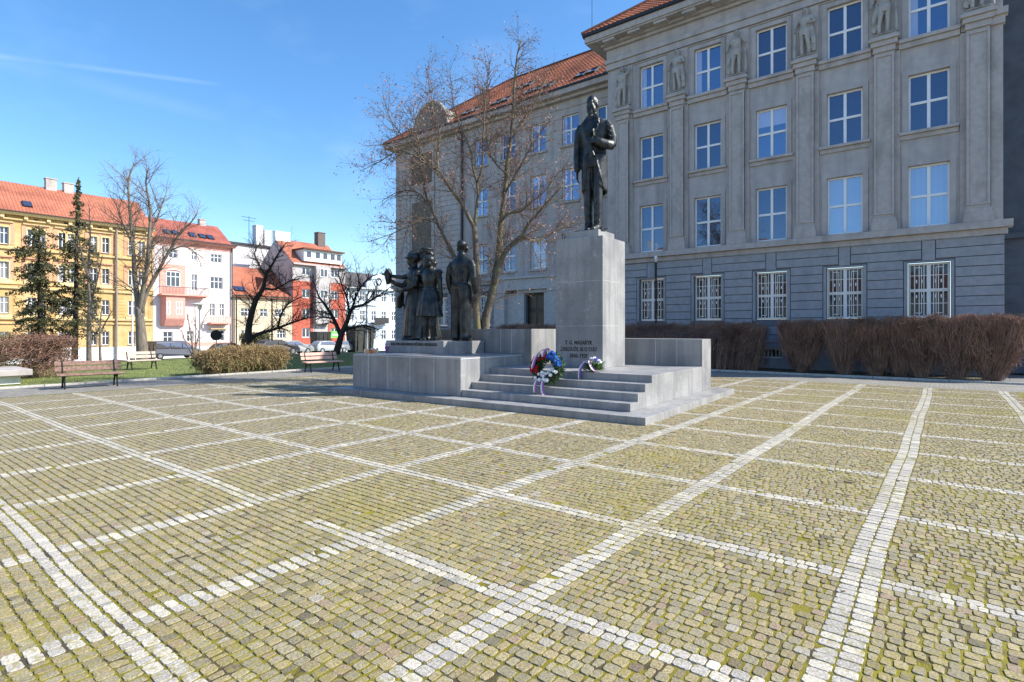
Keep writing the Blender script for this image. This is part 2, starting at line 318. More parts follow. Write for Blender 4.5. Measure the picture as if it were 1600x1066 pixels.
def setts(A, near):
    N = len(A); J = rs.uniform(-1, 1, (N, 4, 2)); wide = rs.uniform(.0035, .0095, (N, 1)); thin = rs.uniform(.0016, .0036, (N, 1)); lft = (A[:, 0:1] < -3.5); gap = np.where(lft, thin, wide); g2 = np.where(lft, wide, thin); gap = np.where(A[:, 4:5] > 0, gap*.55, gap)
    x0, x1, y0, y1 = A[:, 0:1]+gap, A[:, 1:2]-gap, A[:, 2:3]+g2, A[:, 3:4]-g2
    cor = np.stack([np.concatenate([x0, y0], 1), np.concatenate([x1, y0], 1), np.concatenate([x1, y1], 1), np.concatenate([x0, y1], 1)], 1)+J*np.array([.0062, .0055])*np.where(A[:, 4:5] > 0, .6, 1)[:, None]
    cen = cor.mean(1, keepdims=True)
    # slow waviness of the courses
    wx = .012*np.sin(cor[..., 1]*.9+cor[..., 0]*.35)+.005*np.sin(cor[..., 1]*2.3); wy = .014*np.sin(cor[..., 0]*.8+1.2)+.007*np.sin(cor[..., 0]*2.1+cor[..., 1])
    W_ = np.stack([wx, wy], -1)
    hz = rs.uniform(-.002, .0015, (N, 1))-.004*(rs.rand(N, 1) < .05); tl = rs.uniform(-.02, .02, (N, 2))
    def ring(sc, z): 
        p = cen+(cor-cen)*sc+W_; d = cor-cen
        zz = z+hz+(d[..., 0]*tl[:, 0:1]+d[..., 1]*tl[:, 1:2]); return np.concatenate([p, zz[..., None]], -1)
    def oct_(sc, z, cut):   # corners cut: eight-sided ring
        p = cor-cen; q = []
        for i in range(4):
            a, b, c = p[:, i-1], p[:, i], p[:, (i+1) % 4]; q += [b+(a-b)*cut, b+(c-b)*cut]
        q = np.stack(q, 1)*sc; Wm = W_.mean(1, keepdims=True)
        zz = z+hz+(q[..., 0]*tl[:, 0:1]+q[..., 1]*tl[:, 1:2]); return np.concatenate([cen+q+Wm, zz[..., None]], -1)
    if near: rings = [oct_(1.0, -.02, .15), oct_(.985, -.0022, .16), oct_(.93, .0008, .17)]; k = 8
    else: rings = [ring(1.0, -.012), ring(.93, .001)]; k = 4
    m = len(rings); V = np.concatenate(rings, 1).reshape(-1, 3); base = np.arange(N)[:, None]*(k*m)
    F = []
    for i in range(m-1):
        for j in range(k): F.append(np.concatenate([base+i*k+j, base+i*k+(j+1) % k, base+(i+1)*k+(j+1) % k, base+(i+1)*k+j], 1))
    if k == 4: F.append(np.concatenate([base+(m-1)*4+j for j in range(4)], 1))
    else:
        b = base+(m-1)*8; F += [np.concatenate([b, b+1, b+2, b+3], 1), np.concatenate([b, b+3, b+4, b+7], 1), np.concatenate([b+4, b+5, b+6, b+7], 1)]
    F = np.concatenate(F, 0)
    t = rs.rand(N, 1); g = rs.normal(0, .10, (N, 1)); warm = np.array([[.365, .308, .178]]); grey = np.array([[.335, .30, .20]]); pal = np.array([[.52, .50, .455]])
    cc = np.where(t < .5, warm, grey)*(1+g); cc = np.where(rs.rand(N, 1) < .05, np.array([[.35, .27, .19]]), cc)
    cc = np.where(rs.rand(N, 1) < .035, cc*.62, cc)
    cc = np.where(rs.rand(N, 1) < .03, np.array([[.42, .39, .33]]), cc)
    fade = np.clip((-A[:, 0:1]-5)/9, 0, 1)*.35; cc = cc*(1-fade)+np.array([[.33, .31, .26]])*fade
    cc = np.where(A[:, 4:5] > 0, pal*(1+g*.9), cc); C = np.concatenate([np.clip(cc, .08, .75), np.ones((N, 1))], 1)
    return V, F, np.repeat(C, k*m, 0)
sm = mat('granite_setts', (.3, .28, .24), .82, 75, .55, .7, 55, world=True, bdist=.006, spec=.35)
t = sm.node_tree; b = t.nodes['Principled BSDF']; at = t.nodes.new('ShaderNodeAttribute'); at.attribute_name = 'Col'
old = b.inputs['Base Color'].links[0].from_socket; x = t.nodes.new('ShaderNodeMix'); x.data_type = 'RGBA'; x.blend_type = 'OVERLAY'; x.inputs[0].default_value = .6
t.links.new(at.outputs['Color'], x.inputs[6]); t.links.new(old, x.inputs[7])
# moss creeping over the stones in patches
g = t.nodes.new('ShaderNodeNewGeometry'); n1 = t.nodes.new('ShaderNodeTexNoise'); n1.inputs['Scale'].default_value = 22; n1.inputs['Detail'].default_value = 5; t.links.new(g.outputs['Position'], n1.inputs['Vector'])
n2 = t.nodes.new('ShaderNodeTexNoise'); n2.inputs['Scale'].default_value = .55; n2.inputs['Detail'].default_value = 3; t.links.new(g.outputs['Position'], n2.inputs['Vector'])
ad = t.nodes.new('ShaderNodeMath'); ad.operation = 'MULTIPLY_ADD'; ad.inputs[1].default_value = .9; t.links.new(n2.outputs[0], ad.inputs[0]); t.links.new(n1.outputs[0], ad.inputs[2])
sp = t.nodes.new('ShaderNodeSeparateXYZ'); t.links.new(g.outputs['Position'], sp.inputs[0]); mr0 = t.nodes.new('ShaderNodeMapRange'); mr0.inputs[1].default_value = -14; mr0.inputs[2].default_value = 0; mr0.inputs[3].default_value = -.10; mr0.inputs[4].default_value = .04; t.links.new(sp.outputs[0], mr0.inputs[0])
ad2 = t.nodes.new('ShaderNodeMath'); ad2.operation = 'ADD'; t.links.new(ad.outputs[0], ad2.inputs[0]); t.links.new(mr0.outputs[0], ad2.inputs[1])
mr = t.nodes.new('ShaderNodeMapRange'); mr.inputs[1].default_value = 1.02; mr.inputs[2].default_value = 1.18; mr.inputs[4].default_value = .7; t.links.new(ad2.outputs[0], mr.inputs[0])
n9 = t.nodes.new('ShaderNodeTexNoise'); n9.inputs['Scale'].default_value = 190; n9.inputs['Detail'].default_value = 4; n9.inputs['Roughness'].default_value = .7; t.links.new(g.outputs['Position'], n9.inputs['Vector']); r9 = t.nodes.new('ShaderNodeMapRange'); r9.inputs[1].default_value = .36; r9.inputs[2].default_value = .64; r9.inputs[3].default_value = .62; r9.inputs[4].default_value = 1.32; t.links.new(n9.outputs[0], r9.inputs[0])
x9 = t.nodes.new('ShaderNodeMix'); x9.data_type = 'RGBA'; x9.blend_type = 'MULTIPLY'; x9.inputs[0].default_value = 1; t.links.new(x.outputs[2], x9.inputs[6]); t.links.new(r9.outputs[0], x9.inputs[7]); x = x9
x2 = t.nodes.new('ShaderNodeMix'); x2.data_type = 'RGBA'; t.links.new(mr.outputs[0], x2.inputs[0]); t.links.new(x.outputs[2], x2.inputs[6]); x2.inputs[7].default_value = (.245, .205, .045, 1); t.links.new(x2.outputs[2], b.inputs['Base Color'])
for nm, sel, near in (('plaza_setts', dist < 7.5, True), ('plaza_setts', dist >= 7.5, False)):
    V, F, C = setts(A[sel], near); me = rawmesh(nm, V, F, sm); vcol(me, C); tag(link(nm, me), kind='structure')
# paths round the plaza
pav = mixnoise(mat('worn_path', (.28, .265, .23), .9, 40, .2, .4, 120, world=True), (.19, .18, .16), .8, .4, .7, .6)
t = pav.node_tree; b = t.nodes['Principled BSDF']; br = t.nodes.new('ShaderNodeTexBrick'); br.inputs['Scale'].default_value = 1; br.inputs['Brick Width'].default_value = .22; br.inputs['Row Height'].default_value = .11; br.inputs['Mortar Size'].default_value = .008
br.inputs['Color1'].default_value = (1, 1, 1, 1); br.inputs['Color2'].default_value = (.78, .78, .78, 1); br.inputs['Mortar'].default_value = (.45, .42, .38, 1)
g = t.nodes.new('ShaderNodeNewGeometry'); t.links.new(g.outputs['Position'], br.inputs['Vector']); x = t.nodes.new('ShaderNodeMix'); x.data_type = 'RGBA'; x.blend_type = 'MULTIPLY'; x.inputs[0].default_value = 1
t.links.new(b.inputs['Base Color'].links[0].from_socket, x.inputs[6]); t.links.new(br.outputs['Color'], x.inputs[7]); t.links.new(x.outputs[2], b.inputs['Base Color'])
def sheet(name, x0, x1, y0, y1, z, m): 
    mb = MB(); mb.add([(x0, y0, z), (x1, y0, z), (x1, y1, z), (x0, y1, z)], [(0, 1, 2, 3)]); return tag(mb.build(name, m), kind='structure')
sheet('path', -20.2, -17.6, -30, 19.3, -.004, pav); sheet('path', -20.2, 24, 19.3, 22.0, -.004, pav); sheet('path', 6.2, 24, -30, 19.3, -.004, pav)
sheet('plaza_border', -17.6, 6.2, -30, -4.4, -.004, pav)
kst = mat('pale_kerb_stone', (.42, .40, .36), .85, 12, .15, .2, 60)
kb = MB(); y = -28
rk = random.Random(5)
while y < 26:
    l = rk.uniform(.95, 1.0); kb.box(-20.36, -20.2, y, y+l-.012, -.1, .05+rk.uniform(-.004, .004)); y += l
x = -20
while x < 1.35:
    l = 1.0; kb.box(x, x+l-.012, 21.95, 22.07, -.1, .06+rk.uniform(-.004, .004)); x += l
tag(kb.build('kerb', kst, bevel=.008), kind='structure')
soil = mat('hedge_bed_soil', (.06, .07, .03), .95, 5, .4, .6, 60, col2=(.05, .04, .03), world=True)
sheet('planting_bed', -20.2, 1.3, 22.07, 25.1, .01, soil)
grassm = mixnoise(mat('winter_grass', (.17, .20, .05), .95, 1.2, .25, .8, 45, world=True, bdist=.04, col2=(.12, .15, .035)), (.24, .22, .10), 3, .5, .75, .6)
ground_sheet('lawn', [-62, -50, -42, -34, -28, -20.36], [-28, 0, 10, 20, 30, 45, 70], grassm, -.02)
ground_sheet('road', [-74, -70, -66, -62], [-80, 0, 60, 130], asph, .0)
ground_sheet('far_pavement', [-90, -78, -74], [-80, 0, 60, 130], mat('pale_pavement', (.32, .31, .29), .9, 8, .15), .07)
# short grass blades
n = 26000; gx = -20.4-rs.rand(n)**1.4*13; gy = rs.uniform(-2, 20, n); h = rs.uniform(.025, .06, n); a = rs.uniform(0, 6.28, n); wd = .008
dx, dy = np.cos(a)*wd, np.sin(a)*wd; z = np.zeros(n)-.02
V = np.stack([np.stack([gx-dx, gy-dy, z], 1), np.stack([gx+dx, gy+dy, z], 1), np.stack([gx+rs.uniform(-.03, .03, n), gy+rs.uniform(-.03, .03, n), z+h], 1)], 1).reshape(-1, 3)
tag(link('grass', rawmesh('grass', V, np.arange(3*n).reshape(-1, 3), mat('grass_blade', (.20, .24, .06), .8, 1, .3, world=True))), 'short green and straw coloured grass blades on the lawn beyond the path', 'grass', kind='stuff')
# a few dry leaves and crumbs on the setts
n = 70; mb = MB(); rl = random.Random(11)
for i in range(n):
    px_, py_ = rl.uniform(-12, 3), rl.uniform(1.2, 8); s = rl.uniform(.006, .016); a = rl.uniform(0, 6.28)
    mb.add([(px_+math.cos(a+k*2.1)*s*(1+.5*(k == 0)), py_+math.sin(a+k*2.1)*s, .006+.006*(k == 1)) for k in range(3)]+[(px_, py_, .003)], [(0, 1, 2), (0, 1, 3), (1, 2, 3), (0, 2, 3)])
tag(mb.build('dry_leaves', mat('brown_leaf', (.10, .055, .03), .9)), 'tiny brown leaf scraps scattered over the setts of the plaza', 'leaves', kind='stuff')
# ------------------------------------------------------------------ monument
mon = empty('monument', MO, TH, 'stepped grey granite monument base with tall square pedestal on the plaza', 'monument')
def mpart(name, boxes, m=M_['granite'], bevel=.006, parent=mon):
    mb = MB()
    for bx in boxes: mb.box(*bx)
    return mb.build(name, m, parent, local=True, bevel=bevel)
UL, UR = -8.45, 0.0
mpart('base_slab', [(UL, UR, 0, 5.75, -.05, .13)])
zt = .13; w0 = .48
for i in range(4):
    mpart('step', [(-4.466, -.48, w0+.34*i, (w0+.34*(i+1)+(-.002 if i < 3 else 1.7)), .131, .13+.1475*(i+1))], bevel=.005)
mpart('platform', [(-4.466, -.482, w0+.34*3+1.36+.34+.002, 4.698, .131, .7195)], bevel=.003)
mpart('low_parapet', [(-4.40, -.48, 4.70, 5.41, .131, 1.38)])
blk = mpart('side_block', [(-8.16, -4.47, .45, 2.88, .131, .99), (-8.16, -4.47, 2.882, 5.4, .131, .99)])
mpart('figure_plinth', [(-8.15, -6.0, 1.55, 2.7, .992, 1.32), (-6.0+.003, -5.72, 1.7, 2.85, .992, 1.318)])
mpart('tall_parapet', [(-7.9, -4.46, 2.90, 5.41, .992, 1.63), (-4.469, -4.44, 2.885, 5.41, .72, 1.632)])
PW = 2.72
ped = mpart('pedestal', [(-3.40, -2.14, PW, PW+1.22, .721, 3.78)])
mpart('pedestal_cap', [(-3.20, -2.34, PW+.18, PW+1.04, 3.782, 3.97)])
J = MB(); e = .0025
for u in (-7.55, -6.83, -6.06, -5.28): J.box(u-.006, u+.006, .45-e, .46, .14, .98)
for u in (-7.3, -5.4): J.box(u-.005, u+.005, 0-e, .01, 0, .125)
J.box(-8.16, -4.47, .45-e-.001, .46, .955, .968); J.box(-4.48, -4.47+e, .47, 2.86, .955, .968)
for w in (1.25, 2.1): J.box(-4.48, -4.47+e, w-.004, w+.004, .14, .98)
for z in (1.70, 2.75): J.box(-3.40-e, -2.14+e, PW-e, PW+.9, z-.003, z+.003)
for u in (-1.65, -1.1): J.box(u-.005, u+.005, 4.70-e, 4.71, .725, 1.37)
for w in (2.18, 3.7): J.box(-.49, -.482+e+.003, w-.004, w+.004, .14, .71)
for u in (-5.2, -4.85, -6.3): J.box(u-.006, u+.006, 2.9-e, 2.91, 1.0, 1.62)
J.box(-6.003, -5.996, 1.69, 1.72, 1.0, 1.31)
for i in range(4):
    for u in ((-3.1, -1.5), (-2.6,), (-3.5, -1.9), (-2.4,))[i]: J.box(u-.004, u+.004, w0+.34*i-e, w0+.34*i+.01, .14+.1475*i, .125+.1475*(i+1))
J.build('joint_lines', M_['joint'], mon, local=True)
def text(name, body, loc, size, parent, m, rz=0, depth=.006, align='CENTER', sx=1, space=1):
    c = bpy.data.curves.new(name, 'FONT'); c.body = body; c.size = size; c.extrude = depth; c.align_x = align; c.offset = size*.006; c.space_character = space
    o = bpy.data.objects.new(name, c); me = bpy.data.meshes.new_from_object(o); bpy.data.objects.remove(o); me.materials.clear(); me.materials.append(m); me.name = name
    for v in me.vertices: v.co = Vector((v.co.x*sx, -v.co.z, v.co.y))
    return link(name, me, parent, loc, rz)
cxp = -2.77
text('lettering', 'T. G. MASARYK', (cxp, PW-.003, 1.26), .135, ped, M_['letters'], sx=.8)
text('lettering', 'ZASLOUŽIL SE O STÁT', (cxp, PW-.003, 1.105), .135, ped, M_['letters'], sx=.72)
text('lettering', '1850–1937', (cxp, PW-.003, .95), .135, ped, M_['letters'], sx=.8)
fp = [o for o in mon.children if o.name.startswith('figure_plinth')][0]
text('lettering', 'ROKU 1928 A LIDU NÁRODA VDĚČNÉHO OSVOBODITELI', (-7.08, 1.547, 1.19), .105, fp, M_['letters'], sx=.63)
# ------------------------------------------------------------------ the school building (plinth, projecting block and wing)
sch = empty('school_building', (-6, 26, 0), 0, 'long grey rendered school building with giant pilasters and an orange tiled hipped roof', 'building')
F1 = Face((0, 25, 0), (1, 0, 0), (0, -1, 0)); F2 = Face((0, 27.8, 0), (1, 0, 0), (0, -1, 0))
XL, XR = -13.53, 1.43
wc = [-11.2, -8.52, -5.86, -3.2, -.58]; pc = [-12.62, -9.87, -7.2, -4.55, -1.9, .78]
def part(name, face, boxes, m, parent=sch, bevel=0):
    mb = MB()
    for bx in boxes: face.box(mb, *bx)
    return mb.build(name, m, parent, bevel=bevel)
# upper wall with its openings
ops = [(c-.6, c+.6, z, z+h) for c in wc for z, h in ((5.36, 2.24), (8.87, 2.06), (12.27, 2.08))]
mb = MB(); F1.wall(mb, XL, XR, 5.30, 16.0, 0, ops, .2)
mb.add([F1.p(XL, -.1, 0), F1.p(XL, 16, 0), F1.p(XL, 16, -14), F1.p(XL, -.1, -14)], [(0, 1, 2, 3)]); mb.add([F1.p(XR, -.1, 0), F1.p(XR, 16, 0), F1.p(XR, 16, -14), F1.p(XR, -.1, -14)], [(0, 1, 2, 3)])
F2.wall(mb, -33.2, XL, 4.9, 15.6, 0, [(c-.58, c+.58, z, z+h) for c in (-15.2, -17.54, -19.87, -22.2, -24.55) for z, h in ((5.38, 1.92), (9.23, 1.9), (12.56, 1.76))]+[(-31.5, -29.2, 12.3, 14.5)], .2)
mb.add([F2.p(-33.2, -.1, 0), F2.p(-33.2, 15.6, 0), F2.p(-33.2, 15.6, -13), F2.p(-33.2, -.1, -13)], [(0, 1, 2, 3)])
mb.build('upper_wall', M_['plaster'], sch)
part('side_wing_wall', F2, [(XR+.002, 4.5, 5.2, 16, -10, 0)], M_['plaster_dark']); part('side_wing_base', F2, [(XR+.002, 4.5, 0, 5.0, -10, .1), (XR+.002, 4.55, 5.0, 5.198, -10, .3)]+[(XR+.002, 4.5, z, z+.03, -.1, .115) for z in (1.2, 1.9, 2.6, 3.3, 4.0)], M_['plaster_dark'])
for z in (8.4, 11.6, 14.6): part('side_sill', F2, [(2.3, 3.6, z, z+.12, 0, .2)], M_['gutter'])
# ground floor: grooved render courses round barred windows
gc = [c for c in wc]; zc = [.0, .92]+[.92+.345*i for i in range(1, 12)]
g = MB()
F1.wall(g, XL, XR, -.1, 4.85, .0, [(c-.62, c+.62, 2.05, 4.06) for c in gc]+[(c-.45, c+.45, .42, .83) for c in gc], .22)
g.build('ground_floor_wall', M_['groove'], sch)
c_ = MB()
def course(mb, face, x0, x1, z0, z1, holes, d, gap=.014):
    cut = sorted([(a, b) for a, b, c, e in holes if c < z1-.05 and e > z0+.05]); x = x0
    for a, b in cut+[(x1, x1)]:
        if a-x > .05: face.box(mb, x+(gap if x > x0 else 0), a-(gap if a < x1 else 0), z0+gap, z1-gap, -.02, d)
        x = max(x, b)
hol = [(c-.74, c+.74, 2.0, 4.10) for c in gc]+[(c-.2, c+.2, 4.14, 4.8) for c in gc]
zs = [1.06+.345*i for i in range(12)]
for z0, z1 in zip(zs, zs[1:]): course(c_, F1, XL-.03, XR+.03, z0, min(z1, 4.84), hol, .05)
c_.build('render_course', M_['plaster_low'], sch, bevel=.006)
for c in gc:
    s_ = MB()
    F1.box(s_, c-.185, c+.185, 4.115, 4.826, -.02, .052)
    F1.box(s_, c-.725, c-.62, 2.0, 4.1, -.02, .042); F1.box(s_, c+.62, c+.725, 2.0, 4.1, -.02, .042); F1.box(s_, c-.619, c+.619, 4.06, 4.1, -.02, .042)
    s_.build('window_surround', M_['plaster_low'], sch)
pb = MB(); course(pb, F1, XL-.06, XR+.06, -.1, 1.05, [(c-.45, c+.45, .42, .83) for c in gc], .09, .0); 
for c in gc: F1.box(pb, c-.45, c+.45, -.1, .42, -.02, .088); F1.box(pb, c-.45, c+.45, .83, 1.048, -.02, .088)
pb.build('foot_course', M_['plaster_low'], sch)
for c in gc: window(F1, c, .42, .9, .41, sch, rows=(), cols=6, kind='dark', bar=.03, rec=.12)
grl = MB()
for i in range(9): x = -.56+i*.14; grl.box(x-.013, x+.013, -.018, 0, .0, 1.96)
for z in (.02, .5, 1.0, 1.52, 1.94): grl.box(-.6, .6, -.022, -.004, z-.012, z+.012)
for sx in (-1, 1):
    for a, b, c2, e in ((.2, .42, .14, .165), (.2, .42, 1.80, 1.825), (.2, .222, .165, 1.80), (.398, .42, .165, 1.80)): grl.box(min(sx*a, sx*b), max(sx*a, sx*b), -.03, -.022, c2, e)
    for z in (.7, 1.25):
        for q in (.2, .36): grl.box(sx*q-.02 if sx > 0 else -q-.02, sx*q+.02 if sx > 0 else -q+.02, -.032, -.02, z, z+.12)
grm = grl.mesh('window_grille', M_['grille'])
for c in gc:
    w = window(F1, c, 2.06, 1.22, 1.98, sch, rows=(.5,), kind='barred', rec=.17, bar=.12, f=.07); link('grille', grm, w, (0, .0, .01))
# string course, pilasters, sills, capitals
part('string_course', F1, [(XL-.14, XR+.12, 4.85, 5.06, 0, .14), (XL-.30, XR+.24, 5.062, 5.31, -.1, .30)], M_['trim'], bevel=.012)
for c in pc:
    l = c-.48 if c > -12 else XL+.02
    part('pilaster', F1, [(l, c+.48, 5.312, 11.95, 0, .07), (c-.40, c+.40, 5.312, 5.62, 0, .30), (c-.36, c+.36, 5.622, 5.78, 0, .26), (c-.315, c+.315, 5.782, 11.95, 0, .19), (c-.315, c-.24, 5.9, 11.86, .1, .24), (c+.24, c+.315, 5.9, 11.86, .1, .24), (c-.239, c+.239, 11.78, 11.86, .1, .24), (c-.239, c+.239, 5.9, 5.98, .1, .24)], M_['trim'], bevel=.006)
    part('capital', F1, [(c-.35, c+.35, 11.952, 12.16, 0, .26), (c-.42, c+.42, 12.162, 12.34, 0, .34), (c-.48, c+.48, 12.342, 12.46, 0, .42), (c-.40, c+.40, 12.462, 12.56, 0, .32)], M_['trim'], bevel=.01)
    part('relief_panel', F1, [(c-.46, c+.46, 12.0, 14.6, -.02, .06)], M_['trim'])
part('corner_strip', F1, [(1.12, XR, 5.312, 11.93, 0, .09), (1.10, XR+.05, 11.932, 12.2, 0, .2), (1.1, XR+.12, 12.202, 12.42, 0, .3)], M_['trim'])
for c in wc:
    part('apron_band', F1, [(c-.88, c+.88, 11.93, 12.12, 0, .12), (c-.88, c+.88, 12.122, 12.255, 0, .2)], M_['trim'], bevel=.008)
    part('sill_band', F1, [(c-.84, c+.84, 8.58, 8.74, 0, .07), (c-.86, c+.86, 8.742, 8.85, 0, .17)], M_['trim'], bevel=.008)
    for z, h in ((5.36, 2.24), (8.87, 2.06), (12.27, 2.08)):
        part('window_surround', F1, [(c-.78, c-.605, z, z+h+.17, 0, .035), (c+.605, c+.78, z, z+h+.17, 0, .035), (c-.604, c+.604, z+h, z+h+.17, 0, .035)], M_['plaster'])
    part('lintel_groove', F1, [(c-.9, c+.9, 14.55, 14.6, 0, .05)], M_['trim'])
kinds = {(0, 0): 'dark', (1, 0): 'dark', (2, 0): 'pale', (3, 0): 'blind', (4, 0): 'blind', (2, 1): 'roller', (3, 1): 'dark', (0, 2): 'curtain', (1, 2): 'curtain', (3, 2): 'dark', (0, 1): 'dark'}
kinds.update({(2, 0): 'dark', (4, 2): 'curtain', (2, 2): 'dark', (1, 1): 'dark', (4, 1): 'dark'})
for i, c in enumerate(wc):
    for j, (z, h) in enumerate(((5.36, 2.24), (8.87, 2.06), (12.27, 2.08))):
        window(F1, c, z, 1.2, h, sch, kind=kinds.get((i, j), 'dark'), rows=(.50,), sill=False)
for c, k in zip((-15.2, -17.54, -19.87, -22.2, -24.55), ('dark', 'curtain', 'roller', 'dark', 'curtain')):
    for z, h in ((5.38, 1.92), (9.23, 1.9), (12.56, 1.76)):
        window(F2, c, z, 1.16, h, sch, kind='pale' if (z < 6 and c == -19.87) else k if z > 9 else 'dark')
        part('sill_band', F2, [(c-.68, c+.68, z-.14, z-.01, 0, .12)], M_['trim'])
        if z < 6: part('window_hood', F2, [(c-.66, c+.66, z+h+.01, z+h+.12, 0, .08)], M_['trim'])
# entablature and cornice of the projecting block
part('entablature', F1, [(XL-.04, XR+.04, 14.62, 14.92, -.1, .14), (XL-.08, XR+.08, 14.922, 15.12, -.1, .22), (XL-.03, XR+.03, 15.122, 15.62, -.1, .10), (XL-.1, XR+.1, 15.622, 15.76, -.1, .24), (XL-.2, XR+.2, 15.762, 15.9, -.1, .38)], M_['plaster'], bevel=.01)
part('cornice', F1, [(XL-.86, XR+.8, 15.98, 16.27, -14, .86), (XL-.80, XR+.74, 15.902, 15.978, -14, .8)], M_['trim'], bevel=.015)
for i in range(12): x = XL+.1+i*1.33; part('cornice_bracket', F1, [(x, x+.62, 15.78, 15.90, .2, .74)], M_['trim'], bevel=.01)
part('gutter', F1, [(XL-.93, XR+.9, 16.272, 16.41, .80, .96), (XL-.97, XL-.82, 16.272, 16.41, -14, .80)], M_['gutter'])
# tiled roofs (ribbed sheets of real tile rolls)
def tileroof(name, O, U, Vv, nu, poly, m, parent, pitch=.235, amp=.028):
    """ribbed roof: O origin at eave, U unit along, Vv unit up slope, poly = function v -> (u0,u1) giving extent at height v"""
    O, U, Vv = Vector(O), Vector(U), Vector(Vv); Nn = U.cross(Vv).normalized(); Nn = Nn if Nn.z > 0 else -Nn
    off = rootloc(parent); L_ = nu; vs = []; fs = []; uvs = []; rows = int(L_/.36); 
    umin = min(poly(0)[0], poly(L_)[0]); umax = max(poly(0)[1], poly(L_)[1]); cols = int((umax-umin)/pitch)*4
    def pt(u, v, extra=0): 
        ph = (u-umin)/pitch; h = amp*abs(math.sin(math.pi*ph)); return O+U*u+Vv*v+Nn*(h+extra)
    idx = {}
    for r in range(rows):
        v0, v1 = r*L_/rows, (r+1)*L_/rows+.03
        for s in range(cols):
            a, b = umin+s*pitch/4, umin+(s+1)*pitch/4; lo, hi = poly((v0+v1)/2)
            if a < lo-.02 or b > hi+.02: continue
            n = len(vs); vs += [pt(a, v0, .035)-off, pt(b, v0, .035)-off, pt(b, v1)-off, pt(a, v1)-off, pt(b, v0)-off, pt(a, v0)-off]; fs += [(n, n+1, n+2, n+3), (n, n+5, n+4, n+1)]
            uvs += [(a, v0+.02), (b, v0+.02), (b, v0+.3), (a, v0+.3), (a, v0+.02), (a, v0+.02), (b, v0+.02), (b, v0+.02)]
    me = bpy.data.meshes.new(name); me.from_pydata([tuple(v) for v in vs], [], fs); uv = me.uv_layers.new(name='UVMap')
    for i, q in enumerate(uvs): uv.data[i].uv = q
    me.materials.append(m); return link(name, me, parent)
sl = math.radians(38); zE = 16.40
ex0, ex1, ey = XL-.95, XR+.92, 24.06; hL = 8.2/math.cos(sl)
tileroof('roof', (0, ey, zE), (1, 0, 0), (0, math.cos(sl), math.sin(sl)), hL, lambda v: (ex0+v*math.cos(sl), ex1-v*math.cos(sl)), M_['tile'], sch)
tileroof('roof', (ex0, 0, zE), (0, -1, 0), (math.cos(sl), 0, math.sin(sl)), hL, lambda v: (-(ey+18-v*math.cos(sl)), -(ey+v*math.cos(sl))), M_['tile'], sch)
hr = MB(); hr.tube([(ex0, ey, zE+.05), (ex0+8.2, ey+8.2, zE+8.2*math.tan(sl)+.08)], .1, 8); hr.build('hip_tiles', M_['tile'], sch)
lr = MB(); lr.tube([(-14.1, 24.4, 16.4), (-14.1, 24.4, 18.3)], .015, 5); lr.build('lightning_rod', M_['gutter'], sch)
# wing: cornice, roof, skylights, gable dome, rustication, drainpipe, portal
part('wing_cornice', F2, [(-33.85, XL-.002, 15.36, 15.66, -12, .62), (-33.5, XL-.002, 15.18, 15.358, -.1, .3)], M_['trim'], bevel=.012)
part('wing_frieze_line', F2, [(-33.25, XL-.002, 14.72, 14.78, -.1, .05)], M_['trim'])
part('wing_gutter', F2, [(-33.95, XL-.9, 15.662, 15.78, .54, .70)], M_['gutter'])
wy, wz = 27.16, 15.76; s2 = math.radians(38); wl = 7.0/math.cos(s2)
tileroof('roof', (0, wy, wz), (1, 0, 0), (0, math.cos(s2), math.sin(s2)), wl, lambda v: (-33.9+v*math.cos(s2), -13.2), M_['tile'], sch)
tileroof('roof', (-33.9, 0, wz), (0, -1, 0), (math.cos(s2), 0, math.sin(s2)), wl, lambda v: (-(wy+14-v*math.cos(s2)), -(wy+v*math.cos(s2))), M_['tile'], sch)
r_ = MB(); r_.tube([(-26.9, wy+7, wz+7*math.tan(s2)+.05), (-13, wy+7, wz+7*math.tan(s2)+.05)], .1, 8); r_.tube([(-33.9, wy, wz+.03), (-26.9, wy+7, wz+7*math.tan(s2)+.05)], .1, 8); r_.build('ridge_tiles', M_['tile'], sch)
skyg = glassmat('skylight_pane', (.05, .06, .08), .45)
def skylight(u, v, w=.62, h=.85):
    base = Vector((0, wy, wz)); U = Vector((1, 0, 0)); V_ = Vector((0, math.cos(s2), math.sin(s2))); N = Vector((0, -math.sin(s2), math.cos(s2)))
    Mx = Matrix.Translation(base+U*u+V_*v+N*.03) @ Matrix((U, V_, N)).transposed().to_4x4()
    a = MB(); 
    for bx in ((-w/2, -w/2+.06, 0, h, 0, .12), (w/2-.06, w/2, 0, h, 0, .12), (-w/2+.06, w/2-.06, 0, .06, 0, .12), (-w/2+.06, w/2-.06, h-.06, h, 0, .12)): a.box(*bx, M=Mx)
    o = a.build('skylight', M_['gutter'], sch); p = MB(); p.box(-w/2+.06, w/2-.06, .06, h-.06, .03, .08, M=Mx)
    link('pane', p.mesh('pane', skyg, off=rootloc(sch)), o)
for u, v in ((-16.2, .9), (-17.0, .9), (-14.3, 1.2), (-19.4, 1.0), (-20.2, 1.0), (-20.9, 1.0), (-22.6, .9), (-23.4, .9), (-25.3, .8), (-26.1, .8), (-22.4, 3.6), (-23.2, 3.6)): skylight(u, v)
